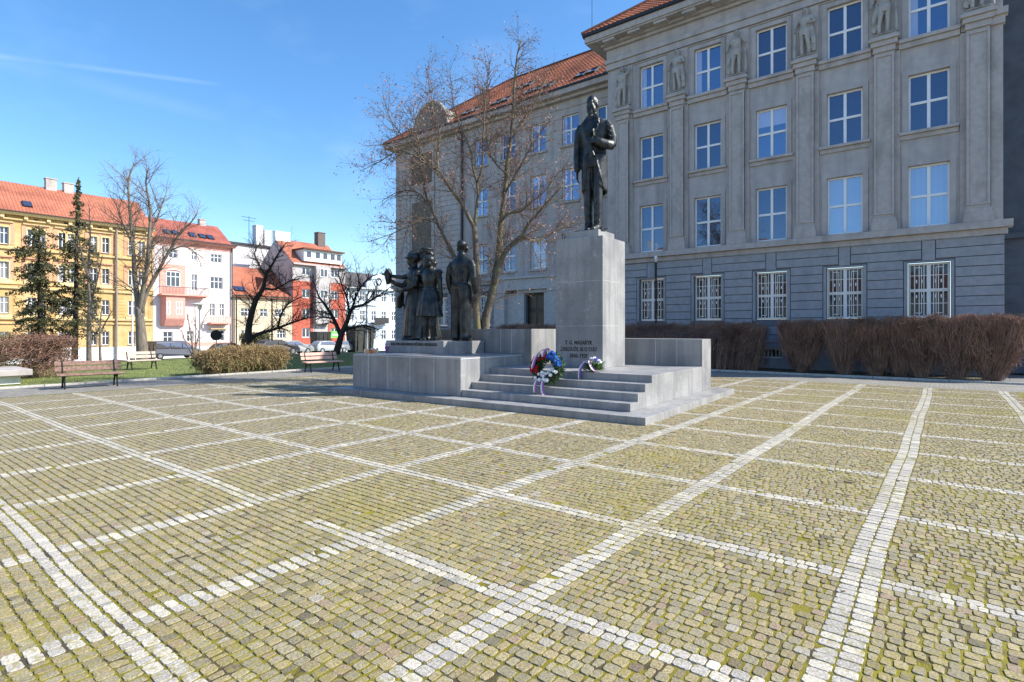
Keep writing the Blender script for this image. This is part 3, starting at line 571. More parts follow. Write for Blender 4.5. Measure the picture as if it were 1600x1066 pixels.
# round-topped gable over the wing's end bay
gb = MB(); cxg, rg, zg = -28.75, 1.75, 15.5; n = 20
arc = [(cxg+rg*math.cos(math.pi*i/n), zg+.1+rg*1.18*math.sin(math.pi*i/n)) for i in range(n+1)]
for dep, sc, yy in ((.4, 1.0, 27.2), ):
    fr = [Vector((x, yy, z)) for x, z in arc]; bk = [Vector((x, yy+dep, z)) for x, z in arc]; k = len(fr)
    gb.add(fr+bk, [tuple(range(k)), tuple(range(2*k-1, k-1, -1))]+[(i, i+1, i+1+k, i+k) for i in range(k-1)]+[(0, k, 2*k-1, k-1)])
gb.build('round_gable', mixnoise(mat('weathered_gable_render', (.24, .22, .19), .9, 4, .2, .3, 30), (.12, .11, .09), 2, .45, .6, .7), sch)
gr = MB(); gr.tube([(x, 27.2, z) for x, z in arc], .11, 6); gr.build('gable_moulding', M_['trim'], sch)
gv = MB(); o1 = [Vector((cxg+(rg-.12)*math.cos(math.pi*i/n), 27.6, zg+.1+(rg-.12)*1.15*math.sin(math.pi*i/n))) for i in range(n+1)]
gv.add(o1+[v+Vector((0, 3.4, 0)) for v in o1], [(i, i+1, i+n+2, i+n+1) for i in range(n)]); gv.build('gable_vault_roof', mixnoise(mat('lichened_sheet_roof', (.30, .29, .20), .8, 6, .3), (.2, .2, .16), 3, .4, .6, .7), sch)
for a, b in ((-33.15, -31.9), (-28.9, -26.4)):
    rb = MB()
    for i in range(26): z = 5.3+i*.36; F2.box(rb, a, b, z, z+.33, 0, .045)
    rb.build('rusticated_strip', M_['plaster'], sch, bevel=.006)
part('gable_bay_panel', F2, [(-31.5, -29.2, 12.3, 14.5, -.19, -.12), (-31.35, -29.35, 6.5, 11.0, 0, .03)], mat('brown_weathered_panel', (.16, .13, .10), .9, 5, .3))
part('bay_pier', F2, [(-31.8, -31.55, 5.2, 14.7, 0, .08), (-29.15, -28.95, 5.2, 14.7, 0, .08)], M_['trim'])
dp = MB(); dp.tube([F2.p(-26.15, 15.3, .5), F2.p(-26.15, 14.9, .12), F2.p(-26.15, 0, .12)], .075, 8); dp.build('drainpipe', M_['gutter'], sch)
# wing ground floor
wg = [-17.0, -24.2, -28.2, -31.2]
g = MB(); F2.wall(g, -33.2, XL, -.1, 4.9, 0, [(c-.55, c+.55, 1.9, 3.9) for c in wg if c != -17.0]+[(-20.75, -19.3, 0, 3.85)], .25); g.build('ground_floor_wall', M_['groove'], sch)
c_ = MB()
for z0, z1 in zip([.0]+zs, zs): course(c_, F2, -33.24, XL-.002, z0, min(z1, 4.56), [(c-.6, c+.6, 1.9, 3.9) for c in wg if c != -17.0]+[(-23.0, -18.1, 0, 4.7)], .05)
c_.build('render_course', M_['plaster_low'], sch, bevel=.006)
for c in wg:
    if c != -17.0:
        w = window(F2, c, 1.92, 1.1, 1.96, sch, kind='barred', rec=.17, bar=.14, f=.07); link('grille', grm, w, (0, .0, 0))
part('string_course', F2, [(-33.35, -23.15, 4.6, 4.8, -.1, .12), (-33.4, XL-.002, 4.802, 4.98, -.1, .24), (-18.2, XL-.002, 4.6, 4.8, -.1, .12)], M_['trim'])
por = mat('pale_portal_stone', (.46, .455, .44), .85, 5, .1, .15, 40)
part('portal', F2, [(-23.05, -22.2, 0, 3.95, 0, .42), (-22.195, -21.35, 0, 3.9, 0, .12), (-21.345, -20.78, 0, 3.9, 0, .22), (-19.27, -18.9, 0, 3.9, 0, .22), (-18.895, -18.1, 0, 3.95, 0, .42), (-21.345, -18.9, 3.902, 4.1, 0, .24), (-23.1, -18.05, 4.102, 4.78, 0, .44), (-23.2, -17.95, 4.782, 4.92, .0, .56), (-23.15, -22.1, 3.952, 4.1, 0, .47), (-18.89, -18.0, 3.952, 4.1, 0, .47)], por, bevel=.01)
dr = MB(); F2.box(dr, -20.75, -19.3, 0, 3.85, -.24, -.18); d_ = dr.build('door', mat('dark_door_wood', (.022, .018, .016), .4, 8, .3), sch)
dq = MB()
for a, b in ((-20.68, -20.1), (-19.95, -19.37)):
    for c, e in ((.3, 1.3), (1.5, 2.7), (2.95, 3.7)): F2.box(dq, a, b, c, e, -.18, -.165)
link('door_panels', dq.mesh('door_panels', mat('dark_door_panel', (.035, .03, .028), .3), off=rootloc(sch)), d_)
# core walls so the rooms are dark behind nothing
rlf = mixnoise(mat('sculpted_relief_stone', (.40, .38, .35), .85, 12, .12, .3, 60), (.2, .19, .17), 3, .48, .65, .6)
# ------------------------------------------------------------------ houses across the street (facades face +x)
def ngon_wall(name, pts, m, parent): 
    off = rootloc(parent); me = bpy.data.meshes.new(name); me.from_pydata([tuple(Vector(p)-off) for p in pts], [], [tuple(range(len(pts)))]); me.materials.append(m); return link(name, me, parent)
FX = -76; FW = Face((FX, 0, 0), (0, 1, 0), (1, 0, 0)); GZ = -2.1
def house(name, label, y0, y1, ze, zr, run, wallm, roofm, ops, group='houses along the far street', hipL=False, hipR=False, over=.4, depth=12, X=FX, face=FW, thick=None):
    h = empty(name, (X-4, (y0+y1)/2, GZ), 0, label, 'house', group)
    mb = MB(); face.wall(mb, y0, y1, GZ, ze, 0, ops, .16); 
    mb.add([(X, y0, GZ), (X, y0, ze), (X-depth, y0, ze), (X-depth, y0, GZ)], [(0, 1, 2, 3)]); mb.add([(X, y1, GZ), (X, y1, ze), (X-depth, y1, ze), (X-depth, y1, GZ)], [(0, 1, 2, 3)])
    if not hipL: mb.add([(X, y0, ze), (X-run, y0, zr), (X-2*run, y0, ze)], [(0, 1, 2)])
    if not hipR: mb.add([(X, y1, ze), (X-run, y1, zr), (X-2*run, y1, ze)], [(0, 1, 2)])
    mb.build('wall', wallm, h)
    a, b = (run if hipL else 0), (run if hipR else 0)
    k = over*(zr-ze)/run
    roofplane('roof', [(X+over, y0-(over if hipL else .05), ze-k+.05), (X+over, y1+(over if hipR else .05), ze-k+.05), (X-run, y1-b, zr), (X-run, y0+a, zr)], roofm, h)
    roofplane('roof', [(X-2*run, y1, ze), (X-2*run, y0, ze), (X-run, y0+a, zr), (X-run, y1-b, zr)], roofm, h)
    if hipR: roofplane('roof', [(X+over, y1+over, ze-k+.05), (X-2*run, y1+over, ze-k+.05), (X-run, y1-b, zr)], roofm, h)
    return h
def bands(face, parent, lst, m, name='moulding'):
    for l in lst:
        mb = MB(); face.box(mb, *l); mb.build(name, m, parent)
def chimney(parent, x, y, z0, z1, m, w=.6, d=.9, cap=True):
    mb = MB(); mb.box(x-w/2, x+w/2, y-d/2, y+d/2, z0, z1); 
    if cap: mb.box(x-w/2-.06, x+w/2+.06, y-d/2-.06, y+d/2+.06, z1, z1+.12)
    mb.build('chimney', m, parent)
stw = mat('white_socle', (.72, .72, .70), .9, 1, .06)
yel = mixnoise(mat('yellow_render', (.54, .34, .135), .9, 2, .1), (.62, .44, .22), .5, .45, .6, .6)
yel2 = mat('pale_yellow_render', (.76, .58, .29), .9, 2, .06); salm = mat('salmon_brick_panel', (.60, .31, .19), .9, 8, .12); ymould = mat('ochre_moulding', (.52, .40, .2), .9, 5, .15)
# yellow house
rowsY = ((-.1, 1.55), (3.35, 1.7), (6.9, 1.75), (10.45, 1.75))
pairs = [(-4.6, -3.4), (-.9, .3), (2.8, 4.0), (6.2, 7.4), (9.0, 10.2), (12.45,), (14.6, 15.4), (17.2, 17.9), (20.0, 21.15), (23.75, 24.75)]
opsY = [(u-.36, u+.36, z, z+h) for g in pairs for u in g for z, h in rowsY]
yh = house('apartment_house', 'long yellow four storey apartment house with salmon window panels and an orange roof', -7, 25.98, 13.9, 17.9, 5.2, yel, M_['tile_far'], opsY)
for o_ in opsY: window(FW, (o_[0]+o_[1])/2, o_[2], .7, o_[3]-o_[2], yh, rows=(.64,), cols=2, kind='farcur' if (int(o_[0]*7)+int(o_[2])) % 3 == 0 else 'far', f=.06, rec=.1, bar=.06, sill=True)
bands(FW, yh, [(-7, 25.98, -2.1, -.35, 0, .06)], stw, 'socle')
bands(FW, yh, [(-7, 25.98, 2.25, 2.4, 0, .14), (-7, 25.98, 2.7, 2.9, 0, .2), (-7, 25.98, 5.9, 6.1, 0, .2), (-7, 25.98, 6.35, 6.43, 0, .12), (-7, 25.98, 9.95, 10.15, 0, .2), (-7, 25.98, 13.0, 13.15, 0, .25)], ymould)
bands(FW, yh, [(-7, 25.98, 13.5, 13.75, 0, .55), (-7, 25.98, 13.752, 13.88, 0, .68)], yel2, 'cornice')
bands(FW, yh, [(-7, 25.98, 13.77, 13.86, .69, .82)], M_['gutter'], 'gutter')
for i in range(18):
    mb = MB(); FW.box(mb, -6.5+i*1.86, -6.2+i*1.86, 13.15, 13.5, 0, .4); mb.build('cornice_bracket', yel2, yh)
for g in pairs:
    u0, u1 = min(g)-.8, max(g)+.8
    for z, h in rowsY[2:]:
        mb = MB()
        for a, b in zip([u0]+[x+.44 for x in g], [x-.44 for x in g]+[u1]): 
            if b-a > .08: FW.box(mb, a, b, z-.05, z+h+.3, 0, .05)
        FW.box(mb, u0, u1, z+h+.302, z+h+.44, 0, .052)
        mb.build('salmon_panel', salm, yh)
        for x in g: mb = MB(); FW.box(mb, x-.44, x-.36, z, z+h+.1, 0, .08); FW.box(mb, x+.36, x+.44, z, z+h+.1, 0, .08); FW.box(mb, x-.36, x+.36, z+h, z+h+.1, 0, .08); mb.build('window_surround', yel2, yh)
        mb = MB(); FW.box(mb, u0+.1, u1-.1, z+h+.45, z+h+.58, 0, .18); mb.build('window_hood', salm if z < 8 else ymould, yh)
    mb = MB(); FW.box(mb, u0+.2, u1-.2, 6.45, 6.82, 0, .1); mb.build('balustrade_panel', yel2, yh)
    mb = MB(); FW.box(mb, u0+.2, u1-.2, 2.92, 3.2, 0, .1); mb.build('balustrade_panel', yel2, yh)
    mb = MB(); FW.box(mb, (u0+u1)/2-.2, (u0+u1)/2+.2, 13.2, 13.36, 0, .02); mb.build('attic_vent', M_['gutter'], yh)
for z in [3.1+i*.36 for i in range(8)]:
    for a, b in zip([-7]+[max(g)+.7 for g in pairs], [min(g)-.7 for g in pairs]+[25.9]):
        if b-a > .2: mb = MB(); FW.box(mb, a, b, z, z+.3, 0, .035); mb.build('rusticated_course', yel, yh)
mb = MB(); mb.tube([(FX+.3, 22.15, 13.5), (FX+.25, 22.15, 13), (FX+.25, 22.15, -2)], .11, 8); mb.build('drainpipe', mat('zinc_pipe', (.25, .22, .19), .6), yh)
chimney(yh, FX-5.2, 17.3, 17.0, 18.9, M_['trim'], .8, 1.0); chimney(yh, FX-5.2, 18.9, 17.0, 18.7, M_['trim'], .8, .9)
def farsky(parent, u, v, X, ze, zr, run, w=.8, h=1.1):
    sl_ = math.atan2(zr-ze, run); N = Vector((math.sin(sl_), 0, math.cos(sl_))); V_ = Vector((-math.cos(sl_), 0, math.sin(sl_))); U = Vector((0, 1, 0)); P0 = Vector((X, u, ze))+V_*v+N*.08
    M4 = Matrix.Translation(P0) @ Matrix((U, V_, N)).transposed().to_4x4(); a = MB(); a.box(-w/2, w/2, 0, h, 0, .1, M=M4); o = a.build('skylight', M_['gutter'], parent)
    p = MB(); p.box(-w/2+.07, w/2-.07, .07, h-.07, .1, .115, M=M4); link('pane', p.mesh('pane', skyg, off=rootloc(parent)), o)
farsky(yh, 14.5, 1.2, FX, 13.9, 17.9, 5.2)
# pink house
pwh = mat('white_pink_render', (.70, .60, .58), .9, 2, .04); pink = mat('salmon_pink_render', (.72, .34, .27), .9, 3, .08)
opsP = [(27.26, 28.7, 10.59, 11.66), (30.33, 30.97, 10.56, 11.68), (32.67, 34.07, 10.52, 11.6), (30.35, 31.0, 6.7, 8.75), (32.62, 34.22, 7.01, 8.6), (32.54, 33.2, 3.45, 5.1), (33.75, 34.39, 3.45, 5.1), (32.84, 34.44, .2, 1.6), (27.05, 28.15, -.3, 1.4), (29.75, 30.6, .15, 1.5)]
ph = house('apartment_house', 'white and salmon pink apartment house with an oriel bay and round balcony', 26.0, 35.55, 12.9, 16.1, 4.6, pwh, M_['tile_pink'], opsP)
for a, b, c, e in opsP: window(FW, (a+b)/2, c, b-a-.04, e-c, ph, rows=(.62,), cols=3 if b-a > 1.3 else 2, kind='far', f=.07, rec=.1, bar=.08)
bands(FW, ph, [(26.02, 35.53, 12.1, 12.6, 0, .06), (26.02, 35.53, -.5, .05, 0, .05)], pink, 'pink_band'); bands(FW, ph, [(26.02, 35.53, -2.1, -.502, 0, .08)], stw, 'socle')
bands(FW, ph, [(26.0, 35.75, 12.6, 12.78, 0, .45), (26.0, 35.8, 12.782, 12.9, 0, .62)], pink, 'cornice'); bands(FW, ph, [(26.0, 35.85, 12.9, 13.0, .5, .75)], M_['gutter'], 'gutter')
bay = MB(); zz = [(2.9, .75), (3.3, 1.0), (5.9, 1.0)]
ua, ub = 26.75, 29.5
def bayring(z, d): return [FW.p(ua, z, 0), FW.p(ua+.3, z, d), FW.p(ub-.3, z, d), FW.p(ub, z, 0)]
rr = [bayring(2.15, .45), bayring(2.95, .95), bayring(3.1, 1.0), bayring(5.7, 1.0), bayring(6.05, 1.0)]
vs = [v for r in rr for v in r]; bay.add(vs, [(i*4+k, i*4+k+1, i*4+5+k, i*4+4+k) for i in range(4) for k in range(3)]+[(0, 3, 2, 1), (16, 17, 18, 19)]); bay.build('oriel_bay', pink, ph)
fb = Face((FX+1.0, 0, 0), (0, 1, 0), (1, 0, 0)); window(fb, 28.5, 3.5, .75, 1.65, ph, cols=2, kind='far', rec=-.03, f=.08, bar=.08); window(fb, 27.3, 3.5, .4, 1.65, ph, cols=1, kind='far', rec=-.03, f=.08)
mb = MB(); FW.box(mb, 26.7, 29.6, 6.1, 9.8, 0, .08); mb.build('pink_panel', pink, ph)
f2 = Face((FX+.09, 0, 0), (0, 1, 0), (1, 0, 0)); window(f2, 28.15, 7.0, 1.6, 1.9, ph, cols=3, rows=(.66,), kind='far', rec=-.03, f=.09, bar=.09)
hd = MB(); hd.tube([FW.p(28.15+.85*math.cos(math.pi*i/10), 8.85+.3*math.sin(math.pi*i/10), .14) for i in range(11)], .07, 6); hd.build('window_hood', pwh, ph)
def balcony(u0, u1, z, dep, solid, parent, m, zr=.85):
    sl = MB(); FW.box(sl, u0, u1, z-.18, z, 0, dep); FW.box(sl, u0+.15, u1-.15, z-.34, z-.18, 0, dep*.7); b = sl.build('balcony', m, parent)
    rl = MB(); FW.box(rl, u0, u1, z+zr, z+zr+.06, dep-.07, dep); FW.box(rl, u0, u0+.06, z+zr, z+zr+.06, 0, dep-.071); FW.box(rl, u1-.06, u1, z+zr, z+zr+.06, 0, dep-.071)
    n = int((u1-u0)/(.16 if not solid else .3))
    for i in range(n+1):
        u = u0+.03+(u1-u0-.06)*i/n; w = .018 if not solid else .08; FW.box(rl, u-w, u+w, z, z+zr, dep-.06, dep-.02)
    link('railing', rl.mesh('railing', M_['gutter'] if not solid else m, off=rootloc(parent)), b)
balcony(26.5, 31.9, 6.05, 1.25, False, ph, pink); balcony(32.3, 34.8, 2.62, 1.0, True, ph, pink, .7)
mb = MB(); FW.box(mb, 32.5, 34.7, 1.72, 1.85, 0, .5); mb.build('shop_hood', ymould, ph)
for u, v in ((28.0, 1.2), (29.0, 1.2), (32.2, 1.2), (33.2, 1.2), (31.0, 1.2)): farsky(ph, u, v, FX, 12.9, 16.1, 4.6)
chimney(ph, FX-4.6, 33.5, 15.6, 16.7, M_['trim'], .6, .8)
mb = MB(); mb.tube([(FX+.2, 35.35, 12.8), (FX+.2, 35.35, -2)], .08, 6); mb.build('drainpipe', M_['gutter'], ph)
# beige low house
bei = mat('beige_render', (.60, .49, .34), .9, 2, .06)
opsB = [(36.6, 38.1, 3.5, 4.6), (39.3, 40.35, 3.5, 4.6), (41.5, 43.05, 3.5, 4.6), (36.65, 38.1, .43, 1.6), (41.8, 43.15, .42, 1.6), (39.4, 40.5, -1.6, 1.3)]
bh = house('town_house', 'low beige two storey house with an orange roof and pointed dormer', 35.6, 44.18, 6.35, 10.9, 6.0, bei, M_['tile_far'], opsB)
for a, b, c, e in opsB[:5]: window(FW, (a+b)/2, c, b-a-.04, e-c, bh, rows=(.6,), cols=3 if b-a > 1.2 else 2, kind='far', f=.07, rec=.1, bar=.08)
dm = MB(); FW.box(dm, 39.4, 40.5, -2.1, 1.3, -.14, -.08); dm.build('door', mat('brown_door', (.06, .04, .03), .5), bh)
bands(FW, bh, [(35.6, 44.18, -2.1, -.6, 0, .05)], stw, 'socle'); bands(FW, bh, [(35.5, 44.2, 6.15, 6.3, 0, .3)], bei, 'cornice'); bands(FW, bh, [(35.5, 44.2, 6.3, 6.4, .3, .48)], M_['gutter'], 'gutter')
dg = MB(); dg.add([(FX-1.2, 39.3, 7.0), (FX-1.2, 42.0, 7.0), (FX-1.2, 40.65, 9.1), (FX-4.6, 40.65, 9.5), (FX-2.2, 39.0, 7.1), (FX-2.2, 42.3, 7.1)], [(0, 1, 2), (0, 2, 3, 4), (1, 5, 3, 2)]); dg.build('dormer', M_['tile_far'], bh)
for u in (36.6, 37.3): farsky(bh, u, .9, FX, 6.35, 10.9, 6.0)
mb = MB(); mb.tube([(FX+.25, 35.9, 6.3), (FX+.25, 35.9, -2)], .08, 6); mb.build('drainpipe', M_['gutter'], bh)
# red and grey house, with the tall pale block behind it
red = mat('brick_red_render', (.43, .105, .065), .9, 2, .08); gry = mat('warm_grey_render', (.42, .39, .38), .9, 2, .06); lw = mat('pale_block_render', (.62, .61, .62), .9, 2, .05)
opsR = [(u-.66, u+.66, z, z+h) for u in (46.4, 51.35) for z, h in ((.5, 1.4), (3.4, 1.4), (6.45, 1.3), (9.87, 1.15))]
rh = house('apartment_house', 'red and grey apartment house with a white glazed attic dormer', 44.2, 53.3, 11.6, 15.6, 4.8, gry, M_['tile_far'], opsR)
for a, b, c, e in opsR: window(FW, (a+b)/2, c, 1.28, e-c, rh, rows=(), cols=2, kind='far', f=.09, rec=.1, bar=.12)
bands(FW, rh, [(44.22, 45.72, -.5, 8.95, 0, .06), (47.1, 47.55, -.5, 8.95, 0, .06), (50.2, 50.66, -.5, 8.95, 0, .06), (52.04, 53.28, -.5, 8.95, 0, .06)]+[(u-.66, u+.66, a, b, 0, .06) for u in (46.4, 51.35) for a, b in ((-.5, .48), (1.92, 3.38), (4.82, 6.43), (7.77, 8.95))], red, 'red_panel')
bands(FW, rh, [(44.22, 53.28, -2.1, -.502, 0, .09)], mat('grey_socle', (.25, .24, .23), .9), 'socle'); bands(FW, rh, [(44.2, 53.3, 11.35, 11.6, 0, .35)], gry, 'cornice')
ob = MB(); FW.box(ob, 47.6, 50.15, 2.6, 11.34, 0, .8); ob.build('oriel_bay', gry, rh)
f3 = Face((FX+.82, 0, 0), (0, 1, 0), (1, 0, 0))
for z in (3.4, 6.45, 9.7): window(f3, 48.9, z, 1.3, 1.3, rh, rows=(), cols=2, kind='far', rec=-.03, f=.09, bar=.1)
mb = MB(); mb.box(FX-4.0, FX+.1, 46.0, 52.6, 12.0, 13.75); mb.build('dormer', stw, rh)
mb = MB(); mb.box(FX-4.4, FX+.5, 45.7, 52.9, 13.752, 13.95); mb.build('dormer_roof', M_['tile_far'], rh)
f4 = Face((FX+.12, 0, 0), (0, 1, 0), (1, 0, 0))
for u in (46.8, 48.3, 49.6, 50.9, 52.0): window(f4, u, 12.5, .9, 1.05, rh, rows=(), cols=1, kind='far', rec=-.03, f=.07)
chimney(rh, FX-4.8, 51.8, 15.0, 17.4, mat('brown_brick', (.14, .11, .10), .9, 6, .2), 1.1, 1.3); chimney(rh, FX-4.8, 45.2, 15.2, 16.6, stw, .8, 2.4)
ent = MB(); FW.box(ent, 48.2, 49.7, -2.1, .6, .0, .12); ent.build('door', mat('entrance_brown', (.12, .07, .05), .5), rh)
tb = empty('apartment_house', (-88, 41, GZ), 0, 'tall pale windowless gable block rising behind the beige house', 'house', 'houses along the far street')
mb = MB(); mb.box(-95, -86, 38.6, 46.5, GZ, 14.8); mb.build('wall', lw, tb)
mb = MB(); mb.box(-95.3, -85.7, 38.3, 46.9, 14.802, 15.1); mb.build('roof', M_['gutter'], tb)
for y, z in ((44.6, 18.2), (46.0, 17.6)): chimney(tb, -87, y, 15, z, lw, 1.2, 1.1)
an = MB(); an.tube([(-87, 43.2, 15), (-87, 43.2, 19.6)], .04, 4); an.tube([(-87, 42.0, 19.4), (-87, 44.4, 19.4)], .03, 4); an.tube([(-87, 42.3, 18.9), (-87, 44.1, 18.9)], .03, 4); an.build('aerial', M_['gutter'], tb)
# pale blue house
blu = mat('pale_blue_render', (.62, .72, .80), .9, 2, .05); opsN = [(u-.5, u+.5, z, z+1.6) for u in (54.5, 56.6, 58.9, 61.0, 63.2, 66.0, 69.0) for z in (.0, 3.2, 6.4)]
lh = house('town_house', 'pale blue town house with a grey roof and curved gable', 53.32, 74, 8.6, 11.6, 5, blu, M_['slate'], opsN)
for a, b, c, e in opsN: window(FW, (a+b)/2, c, .96, e-c, lh, rows=(.6,), cols=2, kind='far', f=.09, rec=.1, bar=.1)
bands(FW, lh, [(53.4, 74, 8.4, 8.6, 0, .4), (53.4, 74, 2.4, 2.55, 0, .15), (53.4, 74, 5.6, 5.7, 0, .1)], stw, 'cornice')
cg = MB(); pts = [(57.4, 8.6), (57.4, 9.5), (58.1, 9.9), (58.8, 10.9), (59.9, 11.3), (61.0, 10.9), (61.7, 9.9), (62.4, 9.5), (62.4, 8.6)]
k = len(pts); cg.add([FW.p(u, z, .1) for u, z in pts]+[FW.p(u, z, -.4) for u, z in pts], [tuple(range(k)), tuple(range(2*k-1, k-1, -1))]+[(i, i+1, i+1+k, i+k) for i in range(k-1)]); cg.build('curved_gable', blu, lh)
rd = MB(); rd.tube([FW.p(59.9+.5*math.cos(6.283*i/12), 9.8+.6*math.sin(6.283*i/12), .14) for i in range(13)], .07, 6); rd.build('round_window', M_['slate'], lh)
balq = MB(); FW.box(balq, 58.4, 61.4, 2.7, 2.9, 0, .9); FW.box(balq, 58.4, 61.4, 2.9, 3.7, .84, .9); balq.build('balcony', M_['slate'], lh)
# houses behind the viewer, seen only as reflections in the school windows
FB = Face((0, -36, 0), (-1, 0, 0), (0, 1, 0))
for (x0, x1, ze, zr, wm, rm, lab) in ((-58, -22, 9.5, 15.5, yel, M_['tile_far'], 'long yellow house with a red roof reflected in the school windows'), (-21.5, 10, 6.4, 9.2, bei, M_['tile_far'], 'low beige house with a red roof reflected in the barred windows')):
    b_ = empty('town_house', ((x0+x1)/2, -40, 0), 0, lab, 'house', 'houses on the near side of the square')
    mb = MB(); mb.box(x0, x1, -46, -36, 0, ze); mb.build('wall', wm, b_)
    roofplane('roof', [(x0-.3, -35.6, ze), (x1+.3, -35.6, ze), (x1+.3, -41, zr), (x0-.3, -41, zr)], rm, b_); roofplane('roof', [(x1+.3, -46.4, ze), (x0-.3, -46.4, ze), (x0-.3, -41, zr), (x1+.3, -41, zr)], rm, b_)
    x = x0+1.5
    while x < x1-1.5:
        for z in ((1.2, 4.2) if ze < 8 else (1.2, 4.2, 7.0)): window(FB, -x, z, 1.1, 1.7, b_, kind='far', rec=-.03, f=.09, bar=.09)
        x += 2.6
    for x in (x0+8, x0+17): chimney(b_, x, -41, zr-1, zr+1.4, stw, 1, .7)
# ------------------------------------------------------------------ bronze figures: overlapping lofts fused by a voxel remesh into one skin
def fuse(name, mb, m, voxel, smooth=4, off=None, fac=.45):
    me = mb.mesh(name, m, off=off); o = bpy.data.objects.new(name, me); COL.objects.link(o)
    r = o.modifiers.new('remesh', 'REMESH'); r.mode = 'VOXEL'; r.voxel_size = voxel; r.use_smooth_shade = True
    s = o.modifiers.new('smooth', 'SMOOTH'); s.iterations = smooth; s.factor = fac
    bpy.context.view_layer.update(); dg = bpy.context.evaluated_depsgraph_get()
    m2 = bpy.data.meshes.new_from_object(o.evaluated_get(dg)); m2.name = name; bpy.data.objects.remove(o); bpy.data.meshes.remove(me)
    m2.materials.clear(); m2.materials.append(m); m2.polygons.foreach_set('use_smooth', [True]*len(m2.polygons)); return m2
def RZ(a): return Matrix.Rotation(a, 4, 'Z')
def head(mb, c, s=1.0, yaw=0, pitch=0, hair='short', beard=False):
    """head centre c (mid height), facing -y before yaw; s = head height / .235"""
    T = Matrix.Translation(c) @ RZ(yaw) @ Matrix.Rotation(pitch, 4, 'X') @ Matrix.Scale(s, 4)
    def b(p, r): mb.ball((0, 0, 0), r, 14, 10, None); n = 14*9+2; 
    def B(p, r, n=12, m=8):
        k = len(mb.v); mb.ball(p, r, n, m); 
        for i in range(k, len(mb.v)): mb.v[i] = tuple(T @ Vector(mb.v[i]))
    B((0, .005, .035), (.078, .097, .085)); B((0, -.018, -.03), (.062, .078, .085)); B((0, -.045, -.085), (.038, .045, .035))
    B((0, -.062, -.015), (.052, .035, .05)); B((0, -.1, -.025), (.014, .022, .028)); B((0, -.088, .01), (.011, .02, .03))
    for sx in (-1, 1):
        B((sx*.03, -.085, .022), (.024, .018, .011)); B((sx*.032, -.078, .0), (.014, .014, .010)); B((sx*.08, .005, -.015), (.014, .024, .035)); B((sx*.038, -.066, -.035), (.024, .024, .03))
    B((0, -.088, -.062), (.028, .016, .009)); B((0, -.086, -.074), (.024, .016, .009))
    if beard:
        B((0, -.092, -.055), (.042, .02, .013)); B((0, -.075, -.10), (.042, .038, .05)); B((0, -.085, -.135), (.024, .024, .035))
        for sx in (-1, 1): B((sx*.052, -.035, -.07), (.02, .04, .04))
    if hair == 'short':
        B((0, .02, .05), (.083, .098, .078)); 
    if hair == 'bald': B((0, .03, .03), (.084, .09, .07))
    if hair == 'bun': B((0, .025, .045), (.09, .1, .085)); B((0, .10, .0), (.05, .045, .05))
    if hair == 'bob': B((0, .03, .03), (.1, .1, .1)); B((0, .055, -.05), (.092, .07, .09))
def hand(mb, wrist, dirv, palm, side, s=1.0, curl=.5, spread=.12):
    """wrist point, direction of the fingers, palm normal, side vector towards the thumb"""
    w = Vector(wrist); d = Vector(dirv).normalized(); n = Vector(palm); n = (n-d*n.dot(d)).normalized(); t = Vector(side); t = (t-d*t.dot(d)-n*t.dot(n)).normalized()
    mb.tube([w-d*.02*s, w+d*.03*s, w+d*.085*s], [(.028*s, .017*s), (.040*s, .017*s), (.040*s, .014*s)], 10, ref=tuple(t))
    for i, (l, o) in enumerate(((.075, .030), (.085, .010), (.08, -.011), (.062, -.031))):
        b = w+d*.085*s+t*o*s; dd = (d+t*spread*(1.5-i)*.5).normalized(); p = [b-dd*.02*s, b]; cur = dd
        for k in range(3):
            cur = (cur+n*curl*(.8+.2*k)).normalized(); p.append(p[-1]+cur*l*s*(.42, .33, .25)[k])
        mb.tube(p, [.0105*s, .0105*s, .010*s, .009*s, .0065*s], 7)
    b = w+d*.03*s+t*.030*s; mb.tube([b, b+(t*.8+d*.6+n*.2).normalized()*.04*s, b+(t*.8+d*.6+n*.2).normalized()*.04*s+(d+n*.6).normalized()*.045*s], [.014*s, .012*s, .008*s], 7)
def folds(mb, rings, n, amp, freq, ph=0, drift=.15):
    """draped cloth: rings = (centre, rx, ry); vertical pleats of amplitude growing downwards"""
    vs = []; fs = []; R = len(rings)
    for i, (c, rx, ry) in enumerate(rings):
        a = amp*(i/(R-1))**.8
        for k in range(n):
            t = 2*math.pi*k/n; q = 1+a*(math.sin(freq*t+ph+i*drift)+.5*math.sin(freq*2.3*t+ph*2)); vs.append((c[0]+rx*q*math.cos(t), c[1]+ry*q*math.sin(t), c[2]))
    for i in range(R-1):
        for k in range(n): fs.append((i*n+k, i*n+(k+1) % n, (i+1)*n+(k+1) % n, (i+1)*n+k))
    fs.append(tuple(range(n-1, -1, -1))); fs.append(tuple((R-1)*n+k for k in range(n))); mb.add(vs, fs)
def xform(mb, k, T):
    for i in range(k, len(mb.v)): mb.v[i] = tuple(T @ Vector(mb.v[i]))
def shoe(mb, x, y, yaw=0, s=1, barefoot=False):
    k = len(mb.v); mb.tube([(0, .07, .045), (0, .0, .05), (0, -.09, .04), (0, -.17, .028), (0, -.2, .022)], [(.038, .042), (.045, .05), (.048, .036), (.042, .026), (.02, .016)], 10, ref=(1, 0, 0)); mb.box(-.043, .043, -.19, .09, 0, .022)
    xform(mb, k, Matrix.Translation((x, y, 0)) @ RZ(yaw))
